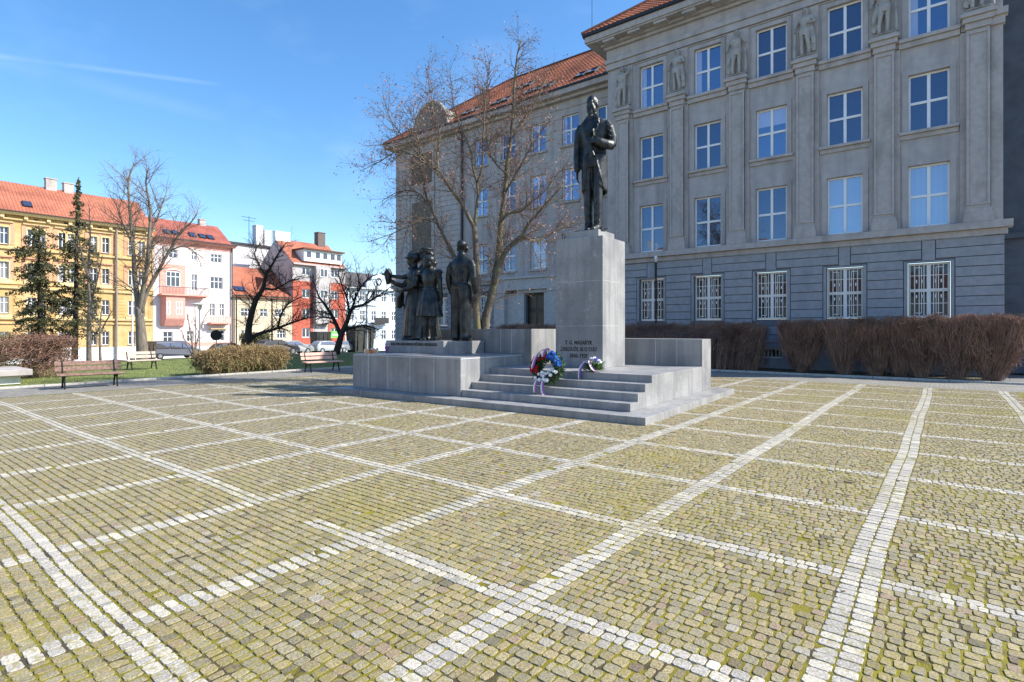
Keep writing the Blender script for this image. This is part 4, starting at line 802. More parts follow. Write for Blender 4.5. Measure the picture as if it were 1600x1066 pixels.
# ---- the standing man on the pedestal (frock coat, rolled paper held at the chest)
def man_statue():
    m = MB()
    for sx, yw, x, y in ((-1, .30, -.085, .01), (1, -.12, .075, -.03)):
        shoe(m, x*1.05, y, yw)
        m.tube([(x*.95, y+.02, .06), (x*1.0, y+.03, .14), (x*1.05, y+.02, .3), (x*1.05, y+.01, .5), (x*1.05, .01, .75), (x*.9, .02, .95)], [(.068, .082), (.062, .076), (.066, .078), (.072, .082), (.088, .10), (.10, .12)], 14, ref=(1, 0, 0))
        for q in range(6):   # trouser creases and rumples
            z = .12+q*.11; m.tube([(x-.05, y-.04, z+.02*(q % 2)), (x, y-.062, z-.015), (x+.055, y-.03, z+.03)], [.006, .013, .006], 6)
        m.tube([(x*1.0, y-.045, .08), (x*1.03, y-.06, .4), (x, -.07, .8)], .010, 6)
    m.tube([(0, .02, .86), (0, .02, 1.0), (0, .015, 1.15), (0, .0, 1.3), (0, .0, 1.42), (0, .01, 1.49)], [(.16, .125), (.165, .13), (.165, .13), (.185, .135), (.17, .115), (.09, .08)], 20, ref=(1, 0, 0))
    # coat body: open at the front, wide shoulders
    m.tube([(0, .035, .84), (0, .03, 1.0), (0, .03, 1.12), (0, .02, 1.28), (0, .015, 1.40), (0, .015, 1.455), (0, .02, 1.50)], [(.195, .14), (.19, .14), (.185, .135), (.215, .14), (.232, .125), (.19, .10), (.08, .07)], 22, ref=(1, 0, 0))
    # coat skirts: thick curved panels left, right and behind, cut away at the front
    def panel(a0, a1, zt, zb0, zb1, r0, r1, n=16, th=.035, fl=.02, ph=0):
        vs = []; fs = []
        for i in range(7):
            for j in range(n+1):
                a = a0+(a1-a0)*j/n; zb = zb0+(zb1-zb0)*j/n; z = zt+(zb-zt)*i/6; r = r0+(r1-r0)*i/6; w = fl*i/6*math.sin(a*5+ph)
                for rr in (r+w, r+w-th): vs.append((rr*math.cos(a)*1.05, .03+rr*math.sin(a)*.78, z))
        W_ = (n+1)*2
        for i in range(6):
            for j in range(n):
                p = i*W_+j*2; fs += [(p, p+2, p+W_+2, p+W_), (p+1, p+W_+1, p+W_+3, p+3)]
            fs += [(i*W_, i*W_+W_, i*W_+W_+1, i*W_+1), (i*W_+n*2, i*W_+n*2+1, i*W_+W_+n*2+1, i*W_+W_+n*2)]
        for j in range(n): fs += [(j*2, j*2+1, j*2+3, j*2+2), (6*W_+j*2, 6*W_+j*2+2, 6*W_+j*2+3, 6*W_+j*2+1)]
        m.add(vs, fs)
    panel(R_(-62), R_(95), 1.0, .60, .44, .19, .185, fl=.016)      # his left side, sweeping back
    panel(R_(95), R_(238), 1.0, (.42), .56, .19, .18, fl=.018, ph=1)
    m.tube([(.07, -.115, 1.0), (.10, -.11, .86), (.145, -.08, .70), (.175, -.02, .56)], [.016, .015, .014, .012], 8)
    m.tube([(-.06, -.115, 1.0), (-.085, -.11, .8), (-.10, -.09, .60)], [.016, .015, .012], 8)
    # lapels, collar, shirt, waistcoat
    for sx in (-1, 1):
        m.tube([(sx*.06, -.03, 1.53), (sx*.085, -.10, 1.44), (sx*.075, -.135, 1.34), (sx*.045, -.15, 1.25)], [(.022, .012), (.046, .014), (.052, .014), (.014, .012)], 10, ref=(1, 0, 0))
        m.tube([(sx*.10, -.115, 1.42), (sx*.13, -.115, 1.395), (sx*.085, -.135, 1.36)], [.010, .012, .010], 6)
    m.tube([(0, .02, 1.46), (0, -.0, 1.53), (0, -.01, 1.60)], [(.075, .072), (.062, .064), (.058, .062)], 14, ref=(1, 0, 0))
    m.tube([(-.05, -.055, 1.50), (0, -.075, 1.49), (.05, -.055, 1.50)], [.014, .012, .014], 8)
    m.ball((-.03, -.085, 1.482), (.026, .012, .014)); m.ball((.03, -.085, 1.482), (.026, .012, .014)); m.ball((0, -.09, 1.482), .011)
    for q in range(4): m.ball((0.01, -.128, 1.30-q*.07), .008, 8, 6)
    head(m, Vector((-.01, -.015, 1.665)), 1.03, R_(-10), R_(6), 'bald', True)
    # his right arm, straight down at viewer's left
    m.tube([(-.185, .01, 1.415), (-.235, .015, 1.33), (-.262, .02, 1.13), (-.262, .0, 1.0), (-.25, -.025, .84)], [(.062, .062), (.072, .075), (.060, .065), (.057, .06), (.048, .05)], 12)
    m.tube([(-.252, -.02, .855), (-.248, -.028, .82)], [.044, .042], 10); hand(m, (-.248, -.028, .81), (.02, -.08, -1), (.9, .1, 0), (0, -1, 0), 1.0, .35)
    # his left arm, bent: hand on the roll at the chest
    m.tube([(.185, .01, 1.415), (.245, .02, 1.33), (.285, .05, 1.20), (.285, .03, 1.11)], [(.062, .062), (.074, .078), (.068, .074), (.062, .066)], 12)
    m.tube([(.285, .04, 1.12), (.23, -.07, 1.105), (.15, -.155, 1.125), (.10, -.185, 1.135)], [(.062, .066), (.066, .064), (.055, .056), (.05, .052)], 12)
    for q in range(4): m.tube([(.30-.03*q, .0-.045*q, 1.165), (.32-.045*q, -.04-.04*q, 1.10), (.29-.045*q, -.06-.03*q, 1.05)], .010, 6)
    for q in range(3): m.tube([(.22, -.06, 1.36-q*.05), (.28, -.05, 1.33-q*.06), (.31, .0, 1.33-q*.05)], .009, 6)
    hand(m, (.095, -.20, 1.14), (-1, -.25, .08), (0, .9, -.3), (0, 0, 1), 1.05, .55, .05)
    m.tube([(-.045, -.20, 1.21), (-.015, -.21, 1.15), (.085, -.22, .93)], [(.026, .026), (.028, .028), (.031, .031)], 14)
    m.tube([(-.02, -.20, 1.24), (.06, -.165, 1.30), (.075, -.16, 1.20)], [(.045, .012), (.05, .014), (.04, .012)], 10)
    m.ball((.12, -.155, 1.02), .008)
    return m
SC = 3.46/1.80
def place_statue(m, h, u, w, z, yaw, label, voxel, src=1.80, smooth=3, name='bronze_statue', group=None):
    s = h/src
    for i in range(len(m.v)): m.v[i] = tuple(Vector(m.v[i])*s)
    me = fuse(name, m, M_['bronze'], voxel, smooth); o = link(name, me, None, MP(u, w, z), TH+yaw); return tag(o, label, 'statue', group)
ms = man_statue(); ms.box(-.215, .215, -.215, .13, -.012, .012)
ms.v = [(x*.86, y*.9, z) for x, y, z in ms.v]
place_statue(ms, 3.38, -2.70, PW+.62, 3.975, R_(8), 'dark bronze man in a frock coat holding a paper roll on the high pedestal', .017)
# ---- the four figures on the side block
def torso(m, rings, n=20): m.tube([r[0] for r in rings], [(r[1], r[2]) for r in rings], n, ref=(1, 0, 0))
def worker():   # seen from behind: shirt, belt, loose trousers, leaning on a tool handle
    m = MB()
    for sx in (-1, 1):
        x = sx*.10; shoe(m, x, 0, -sx*.25); m.tube([(x, .02, .05), (x, .02, .12), (x*.98, .02, .3), (x*.9, .01, .52), (x*.85, .01, .8), (x*.8, .01, .98)], [(.10, .115), (.085, .10), (.095, .105), (.10, .11), (.115, .125), (.12, .13)], 14, ref=(1, 0, 0))
        for q in range(7): z = .1+q*.12; m.tube([(x-.07, .06, z), (x, .105, z-.02+.03*(q % 2)), (x+.07, .06, z+.02)], [.008, .016, .008], 6)
    torso(m, [((0, .01, .92), .175, .13), ((0, .01, 1.0), .175, .13), ((0, .01, 1.06), .165, .125), ((0, 0, 1.2), .19, .135), ((0, 0, 1.36), .235, .135), ((0, 0, 1.45), .20, .11), ((0, 0, 1.51), .115, .085), ((0, 0, 1.56), .07, .07)])
    m.tube([(.172*math.cos(t*.3142), .01+.132*math.sin(t*.3142), 1.0) for t in range(21)], .016, 6)
    for q in range(5): m.tube([(-.12+.05*q, .115, 1.06), (-.13+.06*q, .135, 1.2), (-.1+.05*q, .12, 1.3)], .010, 6)
    m.tube([(0, .01, 1.48), (0, 0, 1.6)], [.07, .064], 12); head(m, Vector((-.01, -.01, 1.67)), 1.12, R_(20), 0, 'short')
    for sx in (-1, 1):
        m.tube([(sx*.19, 0, 1.42), (sx*.245, .01, 1.32), (sx*.275, .02, 1.12), (sx*.275, -.01, .98), (sx*.262, -.04, .86)], [.06, .068, .058, .052, .042], 12); hand(m, (sx*.262, -.045, .85), (0, -.15, -1), (-sx*.9, 0, 0), (0, -1, 0), 1, .4)
    m.tube([(.27, -.12, .02), (.27, -.07, .8), (.268, -.05, 1.0)], .018, 8); m.ball((.27, -.12, .03), (.05, .03, .04)); return m
def soldier():  # long greatcoat, crested helmet, sheathed sword held low, arms forward
    m = MB()
    for sx in (-1, 1): shoe(m, sx*.1, -.02, -sx*.25)
    folds(m, [((0, 0, 1.05), .17, .13), ((0, 0, .9), .19, .15), ((0, .01, .6), .215, .18), ((0, .01, .3), .235, .20), ((0, .01, .08), .25, .215)], 48, .05, 9)
    torso(m, [((0, 0, 1.0), .172, .135), ((0, 0, 1.1), .17, .13), ((0, 0, 1.25), .19, .14), ((0, 0, 1.38), .22, .13), ((0, 0, 1.45), .18, .10), ((0, 0, 1.51), .085, .08)])
    m.tube([(.175*math.cos(t*.3142), .138*math.sin(t*.3142), 1.05) for t in range(21)], .018, 6)
    m.tube([(-.05, -.09, 1.45), (.12, -.13, 1.25), (.17, -.02, 1.06)], .016, 6); m.tube([(.08, .03, 1.5), (0, -.1, 1.5), (-.08, .03, 1.5)], .028, 8)
    m.tube([(0, 0, 1.48), (0, -.01, 1.6)], [.062, .057], 12); head(m, Vector((0, -.02, 1.66)), 1.0, R_(-25), 0, 'short')
    k = len(m.v); m.ball((0, .01, .06), (.115, .13, .125), 18, 10); m.tube([(0, -.02, .045), (0, -.02, .033)], [(.13, .15), (.15, .175)], 22, ref=(1, 0, 0)); m.tube([(0, -.10, .14), (0, -.03, .195), (0, .05, .195), (0, .12, .13)], [(.012, .014)]*4, 8); xform(m, k, Matrix.Translation((0, -.02, 1.675)) @ RZ(R_(-25)))
    m.tube([(-.18, 0, 1.42), (-.26, -.04, 1.28), (-.29, -.13, 1.14)], [.062, .068, .058], 12); m.tube([(-.29, -.12, 1.15), (-.30, -.26, 1.20), (-.30, -.33, 1.25)], [.056, .048, .042], 12); hand(m, (-.30, -.34, 1.26), (0, -.8, .6), (.8, .3, 0), (0, 0, 1), 1.0, .5)
    m.tube([(-.30, -.40, 1.18), (-.30, -.40, 1.30), (-.30, -.41, 1.40), (-.30, -.40, 1.50)], [.03, .055, .06, .02], 10)
    for q in range(5): a = q*1.25; m.tube([(-.30, -.40, 1.34), (-.30+.06*math.cos(a), -.40+.06*math.sin(a), 1.42), (-.30+.03*math.cos(a), -.40+.03*math.sin(a), 1.53)], [.02, .024, .008], 6)
    m.tube([(.18, 0, 1.42), (.25, -.03, 1.28), (.25, -.08, 1.1)], [.062, .068, .056], 12); m.tube([(.25, -.08, 1.1), (.14, -.2, 1.05), (.05, -.24, 1.02)], [.055, .048, .04], 12); hand(m, (.04, -.25, 1.01), (-1, -.2, -.1), (0, .6, .6), (0, 0, 1), 1.0, .6)
    m.tube([(.12, -.24, 1.05), (-.08, -.25, .92), (-.33, -.24, .74)], [(.022, .012), (.040, .016), (.042, .016)], 8); m.tube([(.0, -.22, 1.04), (-.12, -.22, .9), (-.30, -.2, .7)], [.03, .07, .05], 8)
    m.tube([(-.26, -.1, .02), (-.26, -.12, .7), (-.27, -.16, 1.05)], .016, 6)
    return m
def woman():    # tall woman with a headscarf, long pleated skirt, one arm reaching left
    m = MB()
    folds(m, [((0, 0, 1.06), .13, .11), ((0, 0, .95), .165, .14), ((0, .01, .6), .20, .17), ((-.02, .01, .3), .25, .20), ((-.04, .01, .03), .31, .24)], 54, .07, 11, .7)
    torso(m, [((0, 0, 1.0), .14, .12), ((0, 0, 1.08), .125, .11), ((0, 0, 1.22), .155, .13), ((0, 0, 1.36), .18, .12), ((0, 0, 1.44), .15, .09), ((0, 0, 1.5), .07, .065)])
    m.tube([(0, 0, 1.46), (0, -.01, 1.58)], [.052, .048], 12); head(m, Vector((0, -.01, 1.66)), .98, R_(-60), 0, 'bun')
    k = len(m.v); m.ball((0, .0, .0), (.115, .115, .075), 14, 9); m.ball((0, 0, .035), (.125, .12, .045), 14, 8); m.tube([(0, .06, -.02), (.02, .11, -.12), (.03, .12, -.22)], [.07, .05, .03], 10); xform(m, k, Matrix.Translation((0, .0, 1.73)))
    m.tube([(-.15, -.01, 1.39), (-.28, -.08, 1.30), (-.42, -.16, 1.24)], [.055, .052, .045], 12); m.tube([(-.41, -.155, 1.24), (-.56, -.24, 1.27), (-.66, -.30, 1.30)], [.042, .036, .028], 12); hand(m, (-.67, -.305, 1.305), (-.9, -.3, .1), (0, .3, 1), (.2, -1, 0), .95, .25)
    m.tube([(.15, 0, 1.39), (.2, .01, 1.26), (.21, -.02, 1.1)], [.054, .055, .046], 12); m.tube([(.21, -.02, 1.1), (.12, -.13, 1.04)], [.045, .035], 10); hand(m, (.11, -.14, 1.035), (-1, -.2, 0), (0, .5, .5), (0, 0, 1), .95, .5)
    return m
def girl():     # seen from behind: bobbed hair, puffed sleeves, knee-length pleated skirt
    m = MB()
    for sx in (-1, 1):
        x = sx*.085; shoe(m, x, 0, -sx*.2); m.tube([(x, .02, .05), (x, .02, .12), (x, .03, .33), (x*.95, .01, .5), (x*.9, .01, .75)], [.04, .042, .064, .058, .09], 12)
    folds(m, [((0, 0, 1.09), .125, .105), ((0, 0, 1.03), .15, .13), ((0, .01, .8), .20, .17), ((0, .01, .56), .235, .20), ((0, .01, .50), .245, .205)], 60, .06, 13, .3, .0)
    torso(m, [((0, 0, 1.04), .128, .11), ((0, 0, 1.12), .12, .10), ((0, 0, 1.25), .15, .12), ((0, 0, 1.38), .175, .11), ((0, 0, 1.45), .14, .085), ((0, 0, 1.51), .06, .06)])
    m.tube([(.128*math.cos(t*.3142), .108*math.sin(t*.3142), 1.09) for t in range(21)], .013, 6)
    m.tube([(0, 0, 1.48), (0, -.01, 1.58)], [.06, .052], 12); head(m, Vector((0, -.01, 1.65)), 1.08, R_(20), 0, 'bob')
    for sx in (-1, 1): m.ball((sx*.19, 0, 1.41), (.075, .07, .065), 12, 8)
    m.tube([(.19, 0, 1.40), (.225, .01, 1.26), (.235, .01, 1.10), (.23, -.02, .93), (.222, -.03, .84)], [.05, .045, .038, .034, .026], 12); hand(m, (.222, -.03, .83), (-.05, -.1, -1), (-1, 0, 0), (0, -1, 0), .9, .35)
    m.tube([(-.19, 0, 1.40), (-.24, -.08, 1.28), (-.25, -.16, 1.18)], [.05, .045, .036], 12); m.tube([(-.25, -.16, 1.18), (-.36, -.26, 1.22)], [.034, .026], 10); hand(m, (-.37, -.265, 1.225), (-.8, -.5, .1), (0, .2, 1), (.5, -.8, 0), .9, .3)
    return m
GW = 2.1; gz0 = 1.315; gg = 'bronze figures grouped on the side block'
wk = worker(); wk.v = [(x*1.06, y*1.1, z) for x, y, z in wk.v]
place_statue(wk, 2.63, -5.97, GW+.12, gz0, R_(180), 'bronze man in shirt and trousers seen from behind, at the right of the group', .017, group=gg)
sm_ = soldier(); sm_.v = [(x*1.24, y*1.2, z) for x, y, z in sm_.v]; wm_ = woman(); wm_.v = [(x*1.2, y*1.2, z) for x, y, z in wm_.v]
place_statue(sm_, 2.46, -7.74, GW+.15, gz0, R_(-30), 'bronze soldier in helmet and long greatcoat at the left end of the group', .017, src=1.83, group=gg)
place_statue(wm_, 2.58, -7.36, GW+.22, gz0, R_(-8), 'bronze woman with headscarf and floor length skirt reaching her arm out to the left', .017, src=1.8, group=gg)
gm = girl(); gm.v = [(-x*1.25, y*1.2, z) for x, y, z in gm.v]
o = place_statue(gm, 2.30, -6.90, GW-.10, gz0, R_(180), 'bronze girl seen from behind in puffed sleeves and short pleated skirt', .016, src=1.78, group=gg)
# ---- relief figures of the facade
def relief(v):
    m = MB(); s = 1 if v % 2 == 0 else -1
    m.tube([(s*.07, 0, .02), (s*.085, 0, .3), (s*.08, -.02, .5), (s*.085, 0, .78), (s*.06, 0, .95)], [.05, .055, .058, .085, .1], 10); m.tube([(-s*.12, -.03, .02), (-s*.12, -.05, .3), (-s*.09, -.09, .52), (-s*.07, -.03, .78), (-s*.05, 0, .95)], [.045, .052, .06, .085, .1], 10)
    for x in (s*.07, -s*.12): m.ball((x, -.06, .03), (.045, .1, .03))
    torso(m, [((0, 0, .9), .15, .11), ((0, 0, 1.06), .13, .10), ((-s*.02, 0, 1.25), .175, .12), ((-s*.02, 0, 1.4), .19, .10), ((0, 0, 1.48), .07, .06)], 14)
    head(m, Vector((0, -.02, 1.63)), 1.0, R_(s*20), 0, ('short', 'bob', 'bun')[v % 3]); m.tube([(0, 0, 1.45), (0, -.01, 1.57)], .05, 8)
    if v == 0: m.tube([(s*.17, 0, 1.38), (s*.33, -.03, 1.5), (s*.17, -.05, 1.72)], [.05, .045, .035], 8); m.tube([(-s*.2, 0, 1.38), (-s*.27, 0, 1.15), (-s*.2, -.06, .95)], [.05, .045, .035], 8)
    elif v == 1: m.tube([(s*.18, 0, 1.38), (s*.28, -.02, 1.15), (s*.27, -.05, .9)], [.05, .045, .035], 8); m.tube([(-s*.2, 0, 1.38), (-s*.28, -.05, 1.16), (-s*.08, -.13, 1.12)], [.05, .045, .035], 8)
    else: m.tube([(s*.18, 0, 1.38), (s*.3, -.04, 1.2), (s*.2, -.1, 1.42)], [.05, .045, .035], 8); m.tube([(-s*.2, 0, 1.38), (-s*.3, 0, 1.18), (-s*.32, -.04, .95)], [.05, .045, .035], 8)
    for q in range(6):   # falling drapery beside and across the hips
        x = -s*(.17+.03*(q % 3)); m.tube([(x, .02, 1.2-.1*q), (x-s*.03, -.02, .8-.08*q), (x-s*.05, .0, .1+.03*q)], [.02, .045, .035], 7)
    for q in range(4): m.tube([(-s*.17, -.03, 1.0-.06*q), (0, -.12, .92-.06*q), (s*.15, -.05, .98-.07*q)], [.02, .03, .02], 7)
    m.box(-.27, .27, -.1, .1, -.03, .01); m.tube([(s*.30, 0, .0), (s*.29, .0, .5), (s*.27, 0, .95)], [.05, .035, .03], 7)
    return m
rm = []
for v in range(3):
    m = relief(v)
    for i in range(len(m.v)): m.v[i] = (m.v[i][0]*1.28, m.v[i][1]*1.6, m.v[i][2]*1.1)
    rm.append(fuse('relief_figure', m, rlf, .017, 1))
for i, c in enumerate(pc): link('relief_figure', rm[(0, 1, 2, 1, 2, 0)[i]], sch, F1.p(c, 12.6, .2)-rootloc(sch), 0)
# ------------------------------------------------------------------ wreaths and flowers on the monument
leafm = mat('fir_green_leaf', (.045, .11, .03), .6, 20, .4); whf = mat('white_petal', (.85, .84, .82), .7); blf = mat('blue_petal', (.04, .16, .62), .6, 30, .4); blk2 = mat('pale_blue_petal', (.12, .35, .78), .6); rdf = mat('dark_red_petal', (.45, .015, .02), .6, 30, .4); stem = mat('brown_twig_core', (.03, .03, .015), .9)
ribm = bpy.data.materials.new('tricolour_ribbon'); ribm.use_nodes = True; t = ribm.node_tree; b = t.nodes['Principled BSDF']; b.inputs['Roughness'].default_value = .35
uvn = t.nodes.new('ShaderNodeTexCoord'); sp = t.nodes.new('ShaderNodeSeparateXYZ'); cr2 = t.nodes.new('ShaderNodeValToRGB'); cr2.color_ramp.interpolation = 'CONSTANT'
cr2.color_ramp.elements[0].color = (.78, .76, .78, 1); e1 = cr2.color_ramp.elements[1]; e1.position = .36; e1.color = (.60, .16, .20, 1); e2 = cr2.color_ramp.elements.new(.68); e2.color = (.10, .09, .42, 1)
t.links.new(uvn.outputs['UV'], sp.inputs[0]); t.links.new(sp.outputs[0], cr2.inputs[0]); t.links.new(cr2.outputs[0], b.inputs['Base Color'])
def ribbon(name, pts, w, side, parent):
    pts = [Vector(p) for p in pts]; side = Vector(side).normalized(); vs = []; fs = []
    for i, p in enumerate(pts):
        sd = (side+Vector((0, 0, .35*math.sin(i*1.7)))).normalized(); vs += [p-sd*w/2, p+sd*w/2]
    n = len(pts)
    for i in range(n-1): fs.append((2*i, 2*i+1, 2*i+3, 2*i+2))
    me = bpy.data.meshes.new(name); me.from_pydata([tuple(v) for v in vs], [], fs); uv = me.uv_layers.new(name='UVMap')
    for lp in me.loops: uv.data[lp.index].uv = (float(lp.vertex_index % 2), lp.vertex_index//2/n)
    me.materials.append(ribm); o = link(name, me, parent); sm_ = o.modifiers.new('s', 'SUBSURF'); sm_.levels = 2; sm_.render_levels = 2; so = o.modifiers.new('t', 'SOLIDIFY'); so.thickness = .003; return o
def blossom(mb, c, r, n, rr):
    c = Vector(c); n = Vector(n).normalized(); a = n.orthogonal().normalized(); b = n.cross(a)
    for L_ in range(3):
        k = 6-L_; 
        for i in range(k):
            th = 6.283*i/k+L_*.5+rr.random()*.3; d = (a*math.cos(th)+b*math.sin(th)); q = c+n*r*.25*L_; tip = q+d*r*(1-.27*L_)+n*r*(.15+.25*L_); s = n.cross(d)*r*.42
            mb.add([q, q+d*r*.5*(1-.2*L_)+s+n*r*.22, tip, q+d*r*.5*(1-.2*L_)-s+n*r*.22], [(0, 1, 2, 3)])
    mb.ball(c+n*r*.4, r*.42, 7, 5)
rw = random.Random(21)
wr = empty('wreath', MP(-2.56, 1.02, .43), TH+R_(8), 'large fir wreath with blue, red and white flowers leaning on the steps', 'wreath')
tilt = R_(-27); Tw = Matrix.Translation((0, 0, .365)) @ Matrix.Rotation(tilt, 4, 'X')
rg2 = MB(); Rw = .235
rg2.tube([Tw @ Vector((Rw*math.cos(a), 0, Rw*math.sin(a))) for a in [6.2832*i/32 for i in range(33)]], .07, 10); rg2.build('ring', stem, wr, local=True)
lf = MB()
for i in range(1500):
    a = rw.uniform(0, 6.283); ph = rw.uniform(0, 6.283); c = Vector(((Rw+.07*math.cos(ph))*math.cos(a), .07*math.sin(ph), (Rw+.07*math.cos(ph))*math.sin(a))); o = Vector((math.cos(a)*math.cos(ph), math.sin(ph), math.sin(a)*math.cos(ph)))
    d = (o+Vector((rw.uniform(-1, 1), rw.uniform(-1, 1), rw.uniform(-1, 1)))*.7+Vector((-math.sin(a), 0, math.cos(a)))*.4).normalized(); s = d.cross(o+Vector((.1, .2, .3))).normalized()*rw.uniform(.006, .012); l = rw.uniform(.04, .10)
    lf.add([Tw @ (c+s*.6), Tw @ (c-s*.6), Tw @ (c+d*l*.6-s), Tw @ (c+d*l), Tw @ (c+d*l*.6+s)], [(0, 1, 2, 3, 4)])
lf.build('foliage', leafm, wr, local=True, fix=False)
def wflow(a0, a1, n, m, r, nm):
    for i in range(n):
        a = R_(rw.uniform(a0, a1)); rr_ = Rw+rw.uniform(-.075, .085); q = MB(); c = Tw @ Vector((rr_*math.cos(a), -.085-rw.uniform(0, .02), rr_*math.sin(a))); blossom(q, c, r*rw.uniform(.85, 1.2), Tw.to_3x3() @ Vector((math.cos(a)*.3, -1, math.sin(a)*.3)), rw); q.build(nm, m[i % len(m)], wr, local=True, fix=False)
wflow(-5, 95, 24, [blf, blk2], .04, 'blue_flower'); wflow(105, 222, 26, [rdf], .044, 'red_flower'); wflow(232, 338, 22, [whf], .042, 'white_flower'); wr.scale = (1.06, 1.06, 1.06)
ribbon('ribbon', [Tw @ Vector((-.02, -.12, .30)), Tw @ Vector((-.10, -.17, .33)), Tw @ Vector((-.2, -.18, .22)), Tw @ Vector((-.25, -.16, .05)), Tw @ Vector((-.27, -.13, -.12))], .07, (1, 0, .4), wr)
ribbon('ribbon', [Tw @ Vector((.02, -.12, .30)), Tw @ Vector((-.03, -.18, .36)), Tw @ Vector((-.08, -.17, .26)), Tw @ Vector((-.09, -.14, .16))], .07, (1, 0, .2), wr)
ribbon('ribbon', [(-.05, -.16, .20), (-.12, -.27, .14), (-.145, -.30, .02), (-.14, -.31, -.12)], .07, (1, 0, 0), wr)
ribbon('ribbon', [(.0, -.17, .24), (.02, -.27, .12), (.01, -.31, .0), (.05, -.33, -.135), (.1, -.37, -.138)], .07, (1, 0, 0), wr)
sp_ = empty('flower_spray', MP(-1.86, 1.70, .722), TH, 'small white and violet flower spray lying beside the pedestal foot', 'flowers')
lf = MB()
for i in range(420):
    a = rw.uniform(0, 6.283); r0 = rw.uniform(0, .1); c = Vector((r0*math.cos(a)*1.4, r0*math.sin(a), rw.uniform(.02, .12))); d = Vector((math.cos(a), math.sin(a)*.8, rw.uniform(-.3, .8))).normalized(); s = d.cross(Vector((0, .3, 1))).normalized()*.011; l = rw.uniform(.06, .15); lf.add([c+s*.5, c-s*.5, c+d*l*.6-s, c+d*l, c+d*l*.6+s], [(0, 1, 2, 3, 4)])
lf.build('foliage', mat('fresh_green_leaf', (.12, .22, .05), .6, 20, .4), sp_, local=True, fix=False)
vio = mat('violet_petal', (.25, .22, .60), .6)
for i in range(24):
    q = MB(); a = rw.uniform(0, 6.283); r0 = rw.uniform(0, .11); blossom(q, (r0*math.cos(a)*1.3+.02, r0*math.sin(a)-.02, .19-r0*.5+rw.uniform(-.02, .04)), .04, (math.cos(a)*.5, -.5, .8), rw); q.build('flower', whf if i % 3 else vio, sp_, local=True, fix=False)
ribbon('ribbon', [(.08, -.06, .19), (-.02, -.09, .20), (-.10, -.13, .15), (-.14, -.17, .06), (-.13, -.225, -.02), (-.12, -.23, -.13)], .06, (1, 0, .2), sp_)
sp_.scale = (1.3, 1.3, 1.3)
ribbon('ribbon', [(-.02, -.1, .19), (.04, -.16, .11), (.10, -.18, .03), (.18, -.17, .008), (.24, -.12, .006)], .055, (.4, 1, 0), sp_)
# candles and bouquet left on the side block
cn = mat('orange_candle_jar', (.75, .28, .10), .4); cw = mat('cream_candle_wax', (.8, .7, .55), .5)
for i, (u, w) in enumerate(((-8.03, .75), (-7.96, .9), (-8.05, 1.02), (-7.9, .72), (-7.86, 1.0), (-7.8, .85))):
    c0 = empty('grave_candle', MP(u, w, .991), TH, ('small candle jar in the cluster at the left corner of the side block'), 'candle', 'candle jars on the side block')
    q = MB(); q.tube([(0, 0, 0), (0, 0, .02), (0, 0, .09), (0, 0, .10)], [.035, .04, .042, .036], 12); q.build('jar', cn if i % 2 else cw, c0, local=True, smooth=False); q = MB(); q.tube([(0, 0, .101), (0, 0, .13), (0, 0, .14)], [.038, .03, .008], 12); q.build('lid', cw if i % 2 else cn, c0, local=True)
bq = empty('bouquet', MP(-7.88, 1.35, .991), TH, 'pink and white bouquet wrapped in paper standing on the side block left of the inscription', 'flowers')
q = MB(); q.tube([(0, 0, 0), (0, 0, .1), (0, 0, .17)], [.03, .05, .075], 10); q.build('wrapping', mat('purple_wrap', (.30, .08, .25), .4), bq, local=True)
for i in range(8): q = MB(); a = i*.785; blossom(q, (.045*math.cos(a), .045*math.sin(a), .19+.03*(i % 3)), .03, (math.cos(a), math.sin(a), 1), rw); q.build('flower', mat('pink_petal', (.7, .25, .4), .6) if i % 2 else whf, bq, local=True, fix=False)
# ------------------------------------------------------------------ trees, hedges, street furniture, vehicles
CA = R_(38.23); CF = Vector((-math.sin(CA), math.cos(CA), 0)); CR = Vector((math.cos(CA), math.sin(CA), 0))
def pix(u, v, D): return Vector((0, 0, 1.6))+CF*D+CR*((u-800)/867*D)+Vector((0, 0, (516-v)/867*D))
def twigs(name, P, rad, m, parent, sides=3, local_off=None):
    """P (n,k,3) polylines, rad (n,k): slim tapered prisms"""
    n, k, _ = P.shape; T = np.empty_like(P); T[:, 1:-1] = P[:, 2:]-P[:, :-2]; T[:, 0] = P[:, 1]-P[:, 0]; T[:, -1] = P[:, -1]-P[:, -2]
    T /= np.linalg.norm(T, axis=2, keepdims=True)+1e-9; ref = np.where(np.abs(T[..., 2:3]) > .9, np.array([1., 0, 0]), np.array([0, 0, 1.]))
    U = np.cross(T, ref); U /= np.linalg.norm(U, axis=2, keepdims=True)+1e-9; Wv = np.cross(T, U)
    ring = [P+(U*math.cos(6.2832*s/sides)+Wv*math.sin(6.2832*s/sides))*rad[..., None] for s in range(sides)]
    V = np.stack(ring, 2).reshape(-1, 3); b = (np.arange(n)*k*sides)[:, None]; F = []
    for i in range(k-1):
        for s in range(sides): F.append(np.concatenate([b+i*sides+s, b+i*sides+(s+1) % sides, b+(i+1)*sides+(s+1) % sides, b+(i+1)*sides+s], 1))
    V = V-np.array(rootloc(parent)); return link(name, rawmesh(name, V, np.concatenate(F, 0), m), parent)
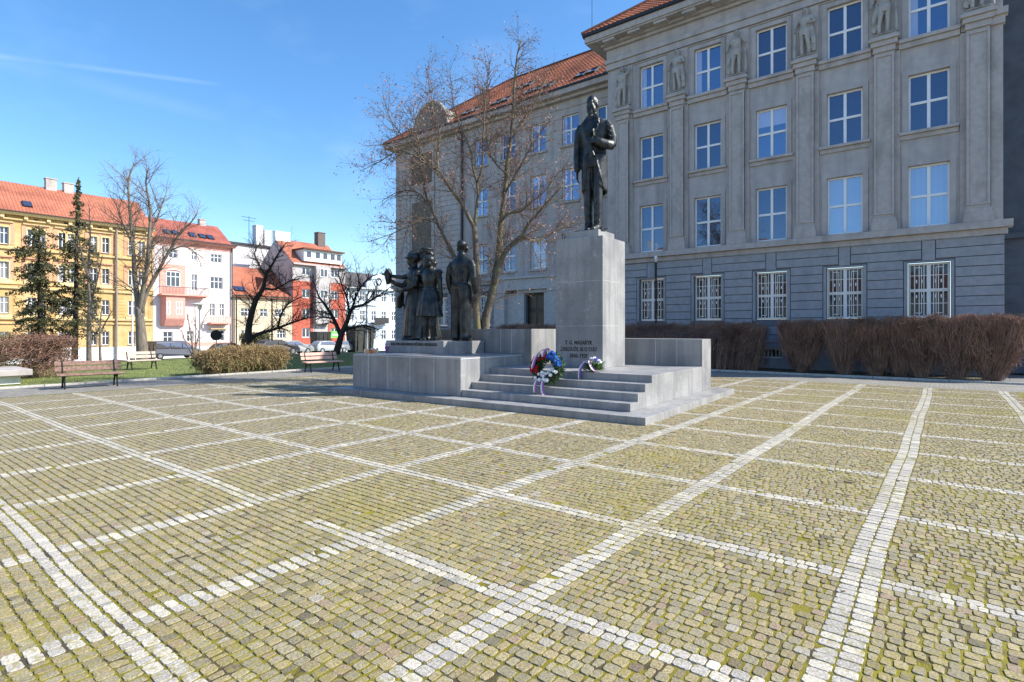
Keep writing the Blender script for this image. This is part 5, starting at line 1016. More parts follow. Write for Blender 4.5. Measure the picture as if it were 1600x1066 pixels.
def grow(paths, rs_, out, levels, lens, rads, up=.3, spread=1.0, step=.35, gravity=0., wob=.25, minz=-9):
    """paths: list of (points, r0, r1); adds side shoots level by level; out[level] collects (pts4, rads)"""
    cur = paths
    for lv in range(levels):
        nxt = []
        for pts, r0, r1 in cur:
            pts = np.asarray(pts); seg = np.linalg.norm(np.diff(pts, axis=0), axis=1); L_ = seg.sum(); cum = np.concatenate([[0], np.cumsum(seg)])
            n = max(1, int(L_/step[lv])); 
            for t in (np.arange(n)+rs_.rand(n))/n:
                if lv == 0 and t < .12: continue
                s = t*L_; i = min(np.searchsorted(cum, s)-1 if s > 0 else 0, len(seg)-1); i = max(i, 0); f = (s-cum[i])/max(seg[i], 1e-6); p = pts[i]*(1-f)+pts[i+1]*f
                if p[2] < minz: continue
                tan = (pts[i+1]-pts[i])/max(seg[i], 1e-6); d = rs_.normal(size=3); d -= tan*d.dot(tan); d /= np.linalg.norm(d)+1e-9
                d = tan*(.75+.3*rs_.rand())+d*spread*(.7+.5*rs_.rand())+np.array([0, 0, up]); d /= np.linalg.norm(d)
                l = lens[lv]*(.55+.75*rs_.rand())*(1-.5*t); q = [p]; 
                for k in range(4):
                    d = d+rs_.normal(size=3)*wob*.5+np.array([0, 0, up*.25-gravity*(k+1)]); d /= np.linalg.norm(d); q.append(q[-1]+d*l/4)
                rr = min(rads[lv], (r0*(1-t)+r1*t)*.7); nxt.append((np.array(q), rr, rr*.35))
        out.append(nxt); cur = nxt
    return out
def pathmesh(name, paths, m, parent, sides=6, smooth=True):
    mb = MB()
    for pts, r0, r1 in paths:
        n = len(pts); mb.tube([tuple(p) for p in pts], [r0+(r1-r0)*i/(n-1) for i in range(n)], sides)
    return mb.build(name, m, parent, smooth=smooth, fix=False)
def tw(name, lst, m, parent, sides=3):
    P = np.array([p for p, _, _ in lst]); k = P.shape[1]; r = np.array([[a+(b-a)*i/(k-1) for i in range(k)] for _, a, b in lst]); return twigs(name, P, r, m, parent, sides)
def smoothpath(pts, sub=3):
    P = [Vector(p) for p in pts]; out = []
    for i in range(len(P)-1):
        a, b, c, d = P[max(i-1, 0)], P[i], P[i+1], P[min(i+2, len(P)-1)]
        for j in range(sub):
            t = j/sub; out.append(.5*((2*b)+(c-a)*t+(2*a-5*b+4*c-d)*t*t+(3*b-a-3*c+d)*t**3))
    out.append(P[-1]); return np.array([tuple(p) for p in out])
def guide(lst, D, d0, d1, r0, r1): 
    n = len(lst); return (smoothpath([pix(u, v, D+d0+(d1-d0)*i/(n-1)) for i, (u, v) in enumerate(lst)]), r0, r1)
def quads(name, C, size, m, parent, rs_, flat=0):
    n = len(C); a = rs_.normal(size=(n, 3)); a /= np.linalg.norm(a, axis=1, keepdims=True); b = rs_.normal(size=(n, 3)); b -= a*(a*b).sum(1, keepdims=True); b /= np.linalg.norm(b, axis=1, keepdims=True)
    s = size*(.6+.8*rs_.rand(n, 1)); V = np.stack([C-a*s*.5, C+b*s*.28, C+a*s*.5, C-b*s*.28], 1).reshape(-1, 3)-np.array(rootloc(parent))
    return link(name, rawmesh(name, V, np.arange(4*n).reshape(-1, 4), m), parent)
bark = mixnoise(mat('grey_green_bark', (.13, .105, .075), .9, 14, .3, .6, 60, stretch=(1, 1, .25)), (.19, .18, .08), 3, .5, .62, .6)
bark2 = mat('grey_bark', (.18, .15, .12), .9, 10, .3, .5, 40, stretch=(1, 1, .2)); barkd = mat('dark_wet_bark', (.035, .028, .022), .9, 10, .35, .5, 40); twg = mat('reddish_twig', (.20, .11, .085), .85); twg2 = mat('grey_brown_twig', (.165, .12, .09), .85); budm = mat('rusty_bud', (.42, .21, .18), .8, 3, .4, col2=(.26, .16, .10))
# the large many-stemmed tree behind the monument
D = 17.3; rs1 = np.random.RandomState(5)
bt = empty('bare_tree', pix(757, 597, D), 0, 'large leafless many-stemmed tree with reddish buds growing just behind the monument', 'tree')
limbs = [guide([(752, 600), (749, 540), (746, 510), (744, 483), (746, 449), (745, 415), (743, 381), (741, 356)], D, 0, 0, .17, .105),
 guide([(760, 600), (758, 512), (764, 478), (773, 438), (780, 388), (783, 347), (789, 302), (792, 262), (798, 217), (802, 172), (804, 127), (809, 82), (816, 62)], D, 0, .8, .19, .018),
 guide([(741, 356), (733, 341), (722, 320), (706, 298), (695, 282), (685, 267), (667, 256), (654, 247), (652, 215), (640, 168)], D, 0, -1.2, .085, .015),
 guide([(685, 267), (683, 240), (687, 215), (678, 186), (674, 150), (665, 105)], D, -.6, .3, .05, .012),
 guide([(741, 356), (747, 307), (745, 285), (739, 262), (735, 235), (721, 199), (708, 161), (703, 105)], D, 0, .9, .075, .012),
 guide([(745, 285), (753, 262), (755, 217), (757, 172), (762, 127), (766, 96)], D, .1, -.8, .05, .012),
 guide([(771, 442), (787, 399), (803, 379), (816, 368), (825, 350), (848, 325), (881, 287)], D, 0, -.9, .13, .02),
 guide([(816, 368), (839, 377), (870, 359), (900, 345)], D, -.4, .8, .06, .014),
 guide([(783, 347), (794, 334), (814, 330), (830, 316), (850, 300), (878, 262)], D, 0, -1.3, .055, .012),
 guide([(791, 271), (771, 251), (760, 217), (765, 175), (748, 130)], D, .3, 1.4, .045, .012),
 guide([(756, 560), (748, 500), (729, 450), (708, 397), (697, 377), (683, 348), (672, 321), (661, 287), (653, 217), (645, 165)], D, .1, 1.0, .12, .014),
 guide([(683, 348), (668, 341), (640, 352), (611, 366), (575, 378)], D, .4, -.3, .04, .008),
 guide([(654, 247), (625, 235), (595, 252), (562, 268)], D, -.9, -.6, .035, .007),
 guide([(672, 321), (650, 300), (622, 300), (596, 315)], D, .5, 1.2, .035, .008),
 guide([(798, 217), (826, 180), (842, 150), (858, 110)], D, .5, 1.4, .04, .01),
 guide([(789, 302), (812, 262), (835, 220), (862, 185)], D, .2, -.6, .045, .01),
 guide([(667, 256), (640, 225), (612, 190), (598, 150)], D, -.8, 0, .035, .008)]
limbs = [(p, a*.78, max(b*.8, .007)) for p, a, b in limbs]; pathmesh('trunk', limbs, bark, bt, 8)
o_ = []; grow([l for l in limbs[1:]], rs1, o_, 3, (1.3, .7, .38), (.015, .008, .005), up=.13, step=(.155, .135, .125), wob=.35, minz=1.9)
tw('branches', o_[0], bark, bt, 4); tw('branches', o_[1], twg2, bt, 3); tw('twigs', o_[2], twg, bt, 3)
C_ = np.concatenate([np.array([p[-1] for p, _, _ in o_[2]]), np.array([p[2] for p, _, _ in o_[2]])]); C_ = C_[rs1.rand(len(C_)) < .5]; quads('buds', C_+rs1.normal(size=C_.shape)*.015, .06, budm, bt, rs1)
# leafless tree on the lawn at left
D = 28.8; rs2 = np.random.RandomState(8)
lt = empty('bare_tree', pix(222, 563.5, D), 0, 'tall leafless forked tree on the lawn in front of the yellow and pink houses', 'tree')
lg = [guide([(223, 568), (221, 530), (219, 504), (217, 480)], D, 0, 0, .30, .18), guide([(218, 490), (214, 461), (210, 425), (208, 383), (203, 329), (201, 283), (210, 255)], D, 0, .4, .16, .02),
 guide([(218, 488), (224, 450), (230, 418), (233, 372), (235, 329), (228, 286), (232, 262)], D, 0, -.6, .14, .02), guide([(220, 490), (228, 460), (240, 438), (264, 393), (281, 365), (299, 347), (310, 330)], D, 0, .3, .12, .02),
 guide([(264, 393), (285, 385), (305, 395), (316, 420)], D, .2, .4, .05, .01), guide([(208, 383), (190, 345), (178, 310)], D, .2, -.5, .06, .012), guide([(233, 372), (250, 330), (262, 295)], D, -.3, .5, .06, .012)]
pathmesh('trunk', lg, bark2, lt, 8); o_ = []; lg = [(p, a*.8, b) for p, a, b in lg]; grow(lg[1:], rs2, o_, 3, (2.3, 1.2, .7), (.026, .013, .009), up=.32, step=(.27, .24, .22), gravity=.05, minz=3)
tw('branches', o_[0], bark2, lt, 4); tw('branches', o_[1], twg2, lt); tw('twigs', o_[2], twg2, lt)
# two dark crooked trees by the street
for (nm, D, gl, seed, lab) in (('crooked_tree', 44.0, [[(391, 552), (388, 521), (392, 495), (400, 469), (411, 450), (416, 429), (424, 416), (437, 393), (447, 380)], [(390, 530), (400, 524), (413, 519), (434, 513), (455, 505), (477, 498), (500, 494)], [(416, 432), (404, 412), (398, 395), (408, 378)], [(411, 450), (430, 452), (452, 440), (470, 436)], [(434, 513), (440, 490), (452, 474), (470, 465)]], 4, 'dark crooked leafless tree leaning right in front of the beige house'),
   ('crooked_tree', 37.0, [[(524, 556), (530, 535), (534, 521), (542, 503), (550, 482), (566, 477), (590, 463), (608, 450)], [(532, 524), (521, 498), (508, 477), (498, 463), (490, 440)], [(538, 514), (553, 512), (571, 508), (592, 516)], [(546, 492), (542, 466), (532, 440), (528, 424)], [(550, 482), (560, 455), (575, 436), (590, 428)], [(521, 498), (505, 496), (492, 500)]], 6, 'dark spreading leafless tree standing left of the monument before the red house')):
    r_s = np.random.RandomState(seed); k = D/40; t_ = empty(nm, pix(gl[0][0][0], gl[0][0][1], D), 0, lab, 'tree')
    lg = [guide(g, D, 0, (-1, 1, .8, -1.2, .6, -.5)[i], (.27, .17, .09, .09, .09, .08)[i]*k, .025*k) for i, g in enumerate(gl)]
    pathmesh('trunk', lg, barkd, t_, 7); o_ = []; grow(lg, r_s, o_, 3, (2.2, 1.2, .7), (.04, .020, .012), up=.15, step=(.26, .22, .2), wob=.55, minz=1.2); tw('branches', o_[0], barkd, t_, 4); tw('branches', o_[1], barkd, t_); tw('twigs', o_[2], barkd, t_)
# slim young trees and a bare bush
for (gl, D, seed, r, lab, ll) in (([[(139, 569), (139, 520), (140, 470), (138, 420), (141, 370), (139, 320)], [(139, 480), (150, 445), (160, 400)], [(140, 440), (128, 400), (122, 360)]], 28.5, 1, .13, 'slim straight leafless tree beside the dark spruce, behind the clipped hedge end', 1.3),
    ([[(157, 567), (156, 530), (157, 500), (160, 478)], [(157, 520), (168, 498), (178, 482)], [(157, 512), (146, 492), (140, 480)]], 28.6, 2, .07, 'small leafless sapling in front of the yellow house wall', .8),
    ([[(304, 560), (300, 535), (296, 510), (292, 488)], [(304, 560), (309, 530), (318, 500), (330, 480)], [(303, 560), (306, 520), (304, 480)], [(303, 560), (290, 535), (283, 515)]], 30, 3, .06, 'leafless many-stemmed bush beside the dark van and lamp post', .9)):
    r_s = np.random.RandomState(seed); t_ = empty('young_tree' if seed < 3 else 'bare_bush', pix(*gl[0][0], D), 0, lab, 'tree' if seed < 3 else 'bush'); lg = [guide(g, D, 0, (0, .6, -.6, .3)[i], r if i == 0 else r*.55, .015) for i, g in enumerate(gl)]
    pathmesh('trunk', lg, bark2, t_, 6); o_ = []; grow(lg, r_s, o_, 2, (ll, ll*.5), (.018, .009), up=.4, step=(.3, .25), minz=.6); tw('branches', o_[0], twg2, t_); tw('twigs', o_[1], twg2, t_)
# spruces: sparse drooping boughs
ndl = mat('dark_spruce_needle', (.15, .14, .06), .8, 1.8, .45, col2=(.06, .065, .03), world=True)
def spruce(label, base, D, vtop, prof, seed, lean=0, dens=1.0):
    r_s = np.random.RandomState(seed); b = pix(base[0], base[1], D); top = pix(base[0]+lean, vtop, D); H_ = top.z-b.z; t_ = empty('spruce', b, 0, label, 'tree')
    tr = smoothpath([b, b.lerp(top, .35), b.lerp(top, .75)+Vector((-.15, 0, 0)), top]); pathmesh('trunk', [(tr, .17, .02)], barkd, t_, 7); bl = []; C = []
    z = .14
    while z < .985:
        w = np.interp(z, [p[0] for p in prof], [p[1] for p in prof]); n = int((5 if z < .7 else 4)*dens)+1
        for k in range(n):
            if r_s.rand() < .5: continue
            a = r_s.rand()*6.283; L_ = w*(.55+.6*r_s.rand()); p = np.array(b.lerp(top, z)); q = [p]; d = np.array([math.cos(a), math.sin(a), .12])
            for j in range(4): d = d+np.array([0, 0, -.16+.10*(j == 3)]); d = d/np.linalg.norm(d); q.append(q[-1]+d*L_/4)
            bl.append((np.array(q), .035*(1-z)+.012, .006)); m_ = int(55*L_*dens)+12
            for i in range(m_):
                t = r_s.rand()**.7; s = t*3.999; i0 = int(s); f = s-i0; c = q[i0]*(1-f)+q[min(i0+1, 4)]*f; side = np.array([-d[1], d[0], 0]); c = c+side*r_s.normal()*.16*(1-t*.4)*min(1, L_)+np.array([0, 0, -abs(r_s.normal())*.13]); C.append(c)
        z += .028/dens**.3
    tw('boughs', bl, barkd, t_, 3); C = np.array(C); C = np.concatenate([C+r_s.normal(size=C.shape)*.045 for _ in range(2)]); quads('needles', C, .12, ndl, t_, r_s)
spruce('tall thin dark spruce with a bent tip in front of the yellow house', (117, 562), 31.0, 277, [(0, .5), (.2, 1.25), (.45, 1.4), (.62, 1.0), (.75, .5), (.9, .22), (1, .05)], 3, 6, 1.0)
spruce('shorter flat-topped spruce left of the tall spruce, behind the clipped hedge', (64, 560), 30.0, 352, [(0, .4), (.15, .9), (.4, 1.25), (.6, 1.3), (.75, .9), (.85, 1.45), (.95, 1.0), (1, .2)], 9, -3, 1.0)
# hedges
hedge_t = mat('brown_hedge_twig', (.25, .15, .105), .9, 2, .4, world=True); hedge_t2 = mat('purple_brown_hedge_twig', (.27, .165, .12), .9)
def hedge_shrub(name, label, cat, c, rx, ry, h, n, seed, mats, group=None, flat=.92, rt=.0035, basew=.16, box=False, extra=None, bl=.22, tipl=.16):
    """clipped twig shrub: stems fan out of the base and break into fine shoots that fill the outer shell"""
    r_s = np.random.RandomState(seed); t_ = empty(name, c, 0, label, cat, group); c = np.array(c)
    def envelope(u, v, w):     # u,v in -1..1 , w 0..1 height
        wid = (1.0 if box else np.clip(.22+1.5*w, 0, 1.0)); rnd_ = np.sqrt(np.clip(1-np.clip((w-flat)/(1-flat), 0, 1)**2*.35, 0, 1)); return np.stack([u*rx*wid*rnd_, v*ry*wid*rnd_, w*h], -1)
    ns = max(10, n//28); u, v = r_s.uniform(-1, 1, ns), r_s.uniform(-1, 1, ns)
    base = np.stack([u*(rx*.95 if box else basew), v*basew, np.zeros(ns)], 1); end = envelope(u, v, r_s.uniform(.7, .97, ns)); mid = base*.5+end*.5+np.stack([u*0, v*0, np.full(ns, h*.05)], 1)+r_s.normal(size=(ns, 3))*.04
    P = np.stack([base, (base+mid)/2+r_s.normal(size=(ns, 3))*.02, mid, (mid+end)/2+r_s.normal(size=(ns, 3))*.03, end], 1)+c; twigs('stems', P, np.linspace(.014, .005, 5)[None].repeat(ns, 0), mats[0], t_)
    # fine shoots, denser towards the outer shell
    q = r_s.uniform(-1, 1, (n, 2)); w = r_s.rand(n)**.62; k = r_s.rand(n) < .62; i = r_s.randint(0, 2, n); sgn = np.sign(q[np.arange(n), i]); q[np.arange(n)[k], i[k]] = sgn[k]*r_s.uniform(.75, 1.0, k.sum()); top = r_s.rand(n) < .33; w[top] = r_s.uniform(.86, 1.0, top.sum())
    if not box:
        th = np.arctan2(q[:, 1], q[:, 0]); rr = np.minimum(1, np.maximum(abs(q[:, 0]), abs(q[:, 1]))); q = np.stack([np.cos(th)*rr*1.05, np.sin(th)*rr*1.05], 1)
    e = envelope(q[:, 0], q[:, 1], w)+r_s.normal(size=(n, 3))*np.array([.06, .06, .022]); e[:, 2] *= 1+.022*np.sin(e[:, 0]*6+seed)+.02*np.sin(e[:, 0]*13+e[:, 1]*9); inn = envelope(q[:, 0]*.8, q[:, 1]*.8, np.clip(w-.1, 0, 1)); d = e-inn; d /= np.linalg.norm(d, axis=1, keepdims=True)+1e-9; d = d+np.array([0, 0, .35])+r_s.normal(size=(n, 3))*.6; d /= np.linalg.norm(d, axis=1, keepdims=True); L_ = bl*r_s.uniform(.5, 1.3, (n, 1))
    P = np.stack([e-d*L_, e-d*L_*.45+r_s.normal(size=(n, 3))*.012, e+d*tipl*.2*r_s.rand(n, 1)], 1)+c; twigs('shoots', P, np.stack([np.full(n, rt*1.5), np.full(n, rt), np.full(n, rt*.55)], 1), mats[1], t_)
    if extra: extra(t_, e+c, r_s)
    return t_
hg = 'clipped hedge shrubs in front of the school'; yh_ = 23.35
def hx(u, y=yh_): d0, d1 = CF.x+CR.x*(u-800)/867, CF.y+CR.y*(u-800)/867; return d0/d1*y
for i, (u, w_, nn, lab) in enumerate(((1253, .62, 5200, 'clipped leafless shrub just right of the gap after the long dark hedge'), (1318, .50, 3600, 'narrow clipped leafless shrub left of the second cellar window'), (1370, .56, 4200, 'clipped leafless shrub below the fourth barred window'), (1408, .42, 3200, 'slim clipped leafless shrub in the middle of the right hedge row'), (1440, .50, 4200, 'clipped leafless shrub in front of the last cellar window'), (1494, .62, 5600, 'wide clipped leafless shrub below the last barred window'), (1550, .66, 6800, 'rounded bushy leafless shrub ending the hedge by the building corner'))):
    hedge_shrub('hedge_shrub', lab, 'shrub', (hx(u), yh_-.02*i, .01), w_*1.34, .66, 1.98+.015*i, int(nn*1.5), 20+i, (hedge_t, hedge_t2 if i % 2 else hedge_t), hg)
hedge_shrub('clipped_hedge', 'long dense brown clipped hedge running behind the monument and its low parapet', 'hedge', ((hx(1195)+hx(780))/2, 23.5, .01), (hx(1200)-hx(780))/2, .62, 1.88, 34000, 40, (hedge_t, hedge_t), None, box=True, basew=.5)
lfr = mat('russet_hedge_leaf', (.20, .085, .05), .85, 3, .5, col2=(.12, .06, .04), world=True); lfg = mat('green_hedge_leaf', (.10, .14, .045), .8, 3, .4, world=True); lfy = mat('straw_leaf', (.33, .22, .10), .85, 3, .4, col2=(.19, .12, .06), world=True)
def ex_left(t_, e, r_s):
    k = r_s.rand(len(e)) < .35; k2 = (r_s.rand(len(e)) < .28) & (np.sin(e[:, 1]*2.1)+.6*np.sin(e[:, 2]*5) > .3); jit = lambda c: c+r_s.normal(size=c.shape)*.05; E1 = np.concatenate([jit(e[k]) for _ in range(4)]); E2 = np.concatenate([jit(e[k2]) for _ in range(5)]); quads('russet_leaves', E1, .055, lfr, t_, r_s); quads('green_leaves', E2, .055, lfg, t_, r_s)
hedge_shrub('clipped_hedge', 'leafy russet and green clipped hedge at the left edge of the lawn', 'hedge', (-25.0, 1.35, -.02), 1.35, 4.45, 1.42, 17000, 41, (hedge_t, hedge_t), None, box=True, basew=1.2, rt=.006, extra=ex_left)
def ex_y(t_, e, r_s):
    E1 = np.concatenate([e+r_s.normal(size=e.shape)*.06 for _ in range(3)]); quads('leaves', E1[E1[:, 2] > .02], .06, lfy, t_, r_s); E2 = e[e[:, 2] < .45]; quads('low_leaves', np.concatenate([E2+r_s.normal(size=E2.shape)*.08 for _ in range(2)])*np.array([1, 1, 1])+np.array([0, 0, .03]), .075, lfg, t_, r_s)
for i, (px_, vb, w_, h_, nn) in enumerate(((340, 587, .75, .80, 2200), (378, 585.5, .8, .93, 2400), (418, 584, .75, .88, 2200))):
    dd = -20.95/(CF.x+CR.x*(px_-800)/867); p = pix(px_, 516, dd); p.z = -.02
    hedge_shrub('flowering_shrub', ('straw coloured twiggy shrub at the left of the bed by the kerb', 'straw coloured twiggy shrub in the middle of the bed by the kerb', 'straw coloured twiggy shrub nearest the middle bench')[i], 'shrub', p, .62, w_, h_, nn, 50+i, (twg2, mat('straw_twig', (.34, .25, .11), .85)), 'straw coloured shrubs along the kerb', rt=.005, basew=.35, extra=ex_y, bl=.42, tipl=1.1, flat=.55)
ev = hedge_shrub('dark_bush', 'dark round evergreen bush by the street in front of the red house', 'bush', (-58, 29.5, gz(-58)), 1.2, 1.2, 2.2, 2500, 61, (barkd, barkd), None, rt=.02, basew=.3, extra=lambda t_, e, r_s: quads('leaves', np.concatenate([e+r_s.normal(size=e.shape)*.15 for _ in range(3)]), .2, ndl, t_, r_s))
# ---- benches
wood1 = mat('weathered_brown_plank', (.22, .13, .10), .75, 5, .3, .3, 50, stretch=(.3, 3, 3)); wood2 = mat('faded_pink_plank', (.58, .36, .29), .75, 5, .2, .2, 50); wood3 = mat('pale_bleached_plank', (.46, .39, .32), .8, 5, .15, .2, 50); iron = mat('black_cast_iron', (.02, .02, .02), .55, metal=.5)
def bench(label, loc, rz, wood, Lh=.76):
    b = empty('park_bench', loc, rz, label, 'bench', 'park benches along the path'); s = .87   # long axis local y, sitting side +x
    for i, (x, z, tl) in enumerate(((.16, .385, 0), (.28, .385, 0), (.40, .38, 0), (.50, .365, -.25))):
        q = MB(); q.box(-.05, .05, -Lh, Lh, -.018, .018, M=Matrix.Translation((x, 0, z)) @ Matrix.Rotation(tl, 4, 'Y')); q.build('seat_slat', wood, b, local=True, bevel=.005)
    for x, z in ((.045, .52), (.0, .67)):
        q = MB(); q.box(-.016, .016, -Lh, Lh, -.06, .06, M=Matrix.Translation((x, 0, z)) @ Matrix.Rotation(R_(-14), 4, 'Y')); q.build('back_slat', wood, b, local=True, bevel=.005)
    for y in (-Lh+.17, Lh-.17):
        q = MB(); q.tube([(.52, y, 0), (.49, y, .1), (.46, y, .25), (.44, y, .35)], [(.022, .03)]*4, 8, ref=(0, 1, 0)); q.tube([(.02, y, 0), (.07, y, .1), (.12, y, .24), (.10, y, .36), (.05, y, .52), (-.02, y, .74)], [(.022, .03)]*6, 8, ref=(0, 1, 0)); q.tube([(.08, y, .345), (.28, y, .35), (.50, y, .345)], [(.02, .02)]*3, 8, ref=(0, 1, 0)); q.tube([(.10, y, .2), (.25, y, .31), (.46, y, .24)], .015, 6)
        q.build('leg', iron, b, local=True, smooth=False)
    return b
bench('weathered brown slatted bench beside the clipped hedge, nearest the left edge', (-19.25, 4.95, 0), R_(-6), wood1)
bench('faded pink slatted bench by the kerb just left of the monument', (-19.35, 12.35, 0), R_(-3), wood2)
bench('small pale slatted bench standing alone on the lawn before the forked tree', (-26.4, 8.5, -.02), R_(4), wood3, .62)
# ---- low stone slab at the left edge
sb = empty('stone_table', (-22.6, 2.2, 0), 0, 'low pale stone slab on a recessed base at the left edge of the path', 'stone slab')
q = MB(); q.box(-1.0, .92, -2.6, 1.72, 0, .26); q.build('base', M_['white'] if 0 else mat('white_stone_base', (.66, .65, .62), .8, 4, .1), sb, local=True, bevel=.01); q = MB(); q.box(-1.2, 1.15, -2.8, 1.95, .262, .44); q.build('top_slab', M_['trim'], sb, local=True, bevel=.012)
# ---- lamps, poles, sign
pl = mat('grey_painted_pole', (.35, .36, .37), .5, metal=.3); plw = mat('white_painted_pole', (.75, .75, .74), .5)
lp = empty('street_lamp', (-27.3, 11.25, 0), 0, 'short park lamp with a flat round hat on the lawn before the pink house', 'lamp')
q = MB(); q.tube([(0, 0, 0), (0, 0, .5), (0, 0, 2.55)], [.055, .04, .032], 10); q.build('pole', pl, lp, local=True); q = MB(); q.tube([(0, 0, 2.55), (0, 0, 2.62), (0, 0, 2.78)], [.05, .09, .10], 12); q.build('lamp_glass', mat('milky_lamp_glass', (.75, .75, .72), .3), lp, local=True); q = MB(); q.tube([(0, 0, 2.78), (0, 0, 2.81), (0, 0, 2.86)], [.36, .36, .12], 20); q.build('lamp_shade', plw, lp, local=True)
p0 = pix(207, 563, 36); fp_ = empty('flagpole', (p0.x, p0.y, gz(p0.x)), 0, 'slim white flagpole on the lawn in front of the yellow house', 'pole'); q = MB(); q.tube([(0, 0, -.1), (0, 0, pix(207, 430, 36).z-gz(p0.x))], [.06, .04], 8); q.ball((0, 0, pix(207, 430, 36).z-gz(p0.x)+.05), .08, 8, 6); q.build('pole', plw, fp_, local=True); q = MB(); q.box(-.12, .12, -.12, .12, -.1, .12); q.build('foot', iron, fp_, local=True)
p0 = pix(338, 560, 38); sg = empty('road_sign', (p0.x, p0.y, gz(p0.x)), R_(60), 'round road sign seen dark from behind, beside the pink house', 'sign'); zz_ = pix(338, 524, 38).z-gz(p0.x); q = MB(); q.tube([(0, 0, 0), (0, 0, zz_+.4)], .035, 8); q.build('pole', pl, sg, local=True); q = MB(); q.tube([(0, -.05, zz_), (0, -.08, zz_)], [.36, .36], 20); q.build('sign_plate', iron, sg, local=True)
p0 = pix(573, 550, 60); gp = empty('street_lamp', (p0.x, p0.y, gz(p0.x)), 0, 'tall grey street lamp post in front of the pale blue house', 'lamp'); h_ = pix(573, 462, 60).z-gz(p0.x); q = MB(); q.tube([(0, 0, 0), (0, 0, h_), (.3, 0, h_+.35), (1.0, 0, h_+.45)], [.15, .11, .08, .06], 10); q.build('pole', pl, gp, local=True); q = MB(); q.ball((1.2, 0, h_+.42), (.35, .14, .09), 10, 6); q.build('lamp_head', pl, gp, local=True)
p0 = pix(425, 550, 52); gp = empty('street_lamp', (p0.x, p0.y, gz(p0.x)), 0, 'thin dark lamp post in front of the beige house', 'lamp'); h_ = pix(425, 470, 52).z-gz(p0.x); q = MB(); q.tube([(0, 0, 0), (0, 0, h_)], [.09, .06], 8); q.build('pole', iron, gp, local=True); q = MB(); q.ball((0, 0, h_+.1), (.18, .18, .12), 10, 6); q.build('lamp_head', iron, gp, local=True)
p0 = Vector((hx(1025, 24.2), 24.2, 0)); gp = empty('lamp_post', p0, 0, 'thin black post with a small bent white head behind the hedge by the school', 'pole'); q = MB(); q.tube([(0, 0, 0), (0, 0, 4.75)], .045, 8); q.build('pole', iron, gp, local=True); q = MB(); q.tube([(0, 0, 4.75), (.02, -.05, 4.9), (.10, -.25, 4.93), (.13, -.34, 4.80)], [.05, .07, .07, .02], 8); q.build('lamp_head', plw, gp, local=True)
# ---- vehicles and street things beyond the lawn
tyre = mat('tyre_rubber', (.02, .02, .02), .9); rimm = mat('alloy_rim', (.4, .4, .42), .4, metal=.8); cgl = glassmat('car_glass', (.01, .012, .015), .2); hl = mat('headlight_lens', (.75, .77, .8), .15); tl_ = mat('tail_light_lens', (.4, .01, .01), .3)
def car(label, x, y, prof, col, W=1.75, rz=90, name='parked_car', cat='car', glass=None):
    """prof: side outline (x along the car, z); glass: list of window outlines"""
    c = empty(name, (x, y, gz(x)+.02), R_(rz), label, cat, 'cars parked along the far street'); paint = mat('car_paint', col, .45, coat=.15); n = len(prof); cx_ = sum(p[0] for p in prof)/n
    q = MB(); sec = ((-W/2, .94, .93), (-W/2+.08, 1, 1), (W/2-.08, 1, 1), (W/2, .94, .93)); vs = []
    for yy, sx, sz in sec:
        for px_, pz in prof: tum = max(0, (pz-.85))*.28; vs.append((px_*sx, yy-math.copysign(tum, yy), .28+(pz-.28)*sz if pz > .4 else pz))
    fs = [tuple(range(n)), tuple(range(4*n-1, 3*n-1, -1))]+[(s*n+i, s*n+(i+1) % n, (s+1)*n+(i+1) % n, (s+1)*n+i) for s in range(3) for i in range(n)]
    q.add(vs, fs); q.build('body', paint, c, local=True, bevel=.03)
    for g in glass or []:
        for sd in (-1, 1):
            q = MB(); vs = [(a, sd*(W/2-max(0, b-.85)*.28+.006), b) for a, b in g]+[(a, sd*(W/2-max(0, b-.85)*.28-.03), b) for a, b in g]; k = len(g); q.add(vs, [tuple(range(k)), tuple(range(2*k-1, k-1, -1))]+[(i, (i+1) % k, (i+1) % k+k, i+k) for i in range(k)]); q.build('window', cgl, c, local=True)
    L0, L1 = min(p[0] for p in prof), max(p[0] for p in prof)
    for wx in (L0+.75, L1-.8):
        for sd in (-1, 1):
            q = MB(); q.tube([(wx, sd*(W/2-.2), .32), (wx, sd*(W/2+.01), .32)], [.32, .32], 18); wh = q.build('wheel', tyre, c, local=True); r = MB(); r.tube([(wx, sd*(W/2+.005), .32), (wx, sd*(W/2+.02), .32)], [.2, .18], 14); link('rim', r.mesh('rim', rimm), wh)
    for sd in (-1, 1):
        q = MB(); q.ball((L1*.93-.05, sd*(W/2-.25), .68), (.1, .16, .09), 8, 6); q.build('headlight', hl, c, local=True); q = MB(); q.ball((L0*.93+.05, sd*(W/2-.2), .8), (.07, .12, .12), 8, 6); q.build('tail_light', tl_, c, local=True)
    return c
vanp = [(-2.2, .3), (-2.3, .6), (-2.25, 1.6), (-2.1, 1.85), (.6, 1.88), (1.1, 1.75), (1.7, 1.15), (2.3, .95), (2.45, .6), (2.4, .3)]
hat = [(-1.95, .3), (-2.0, .7), (-1.85, 1.0), (-1.45, 1.38), (-.9, 1.46), (.2, 1.44), (.95, 1.02), (1.75, .88), (2.0, .6), (2.0, .3)]
hg1 = [[(-1.5, 1.05), (-1.3, 1.33), (-.35, 1.38), (-.3, 1.02)], [(-.22, 1.02), (-.27, 1.38), (.2, 1.36), (.75, 1.02)]]
vg = [[(-1.9, 1.1), (-1.9, 1.65), (-.6, 1.68), (-.6, 1.1)], [(-.5, 1.1), (-.5, 1.68), (.5, 1.68), (.5, 1.1)], [(.6, 1.1), (.6, 1.66), (.9, 1.62), (1.5, 1.15)]]
X_ = -64.5
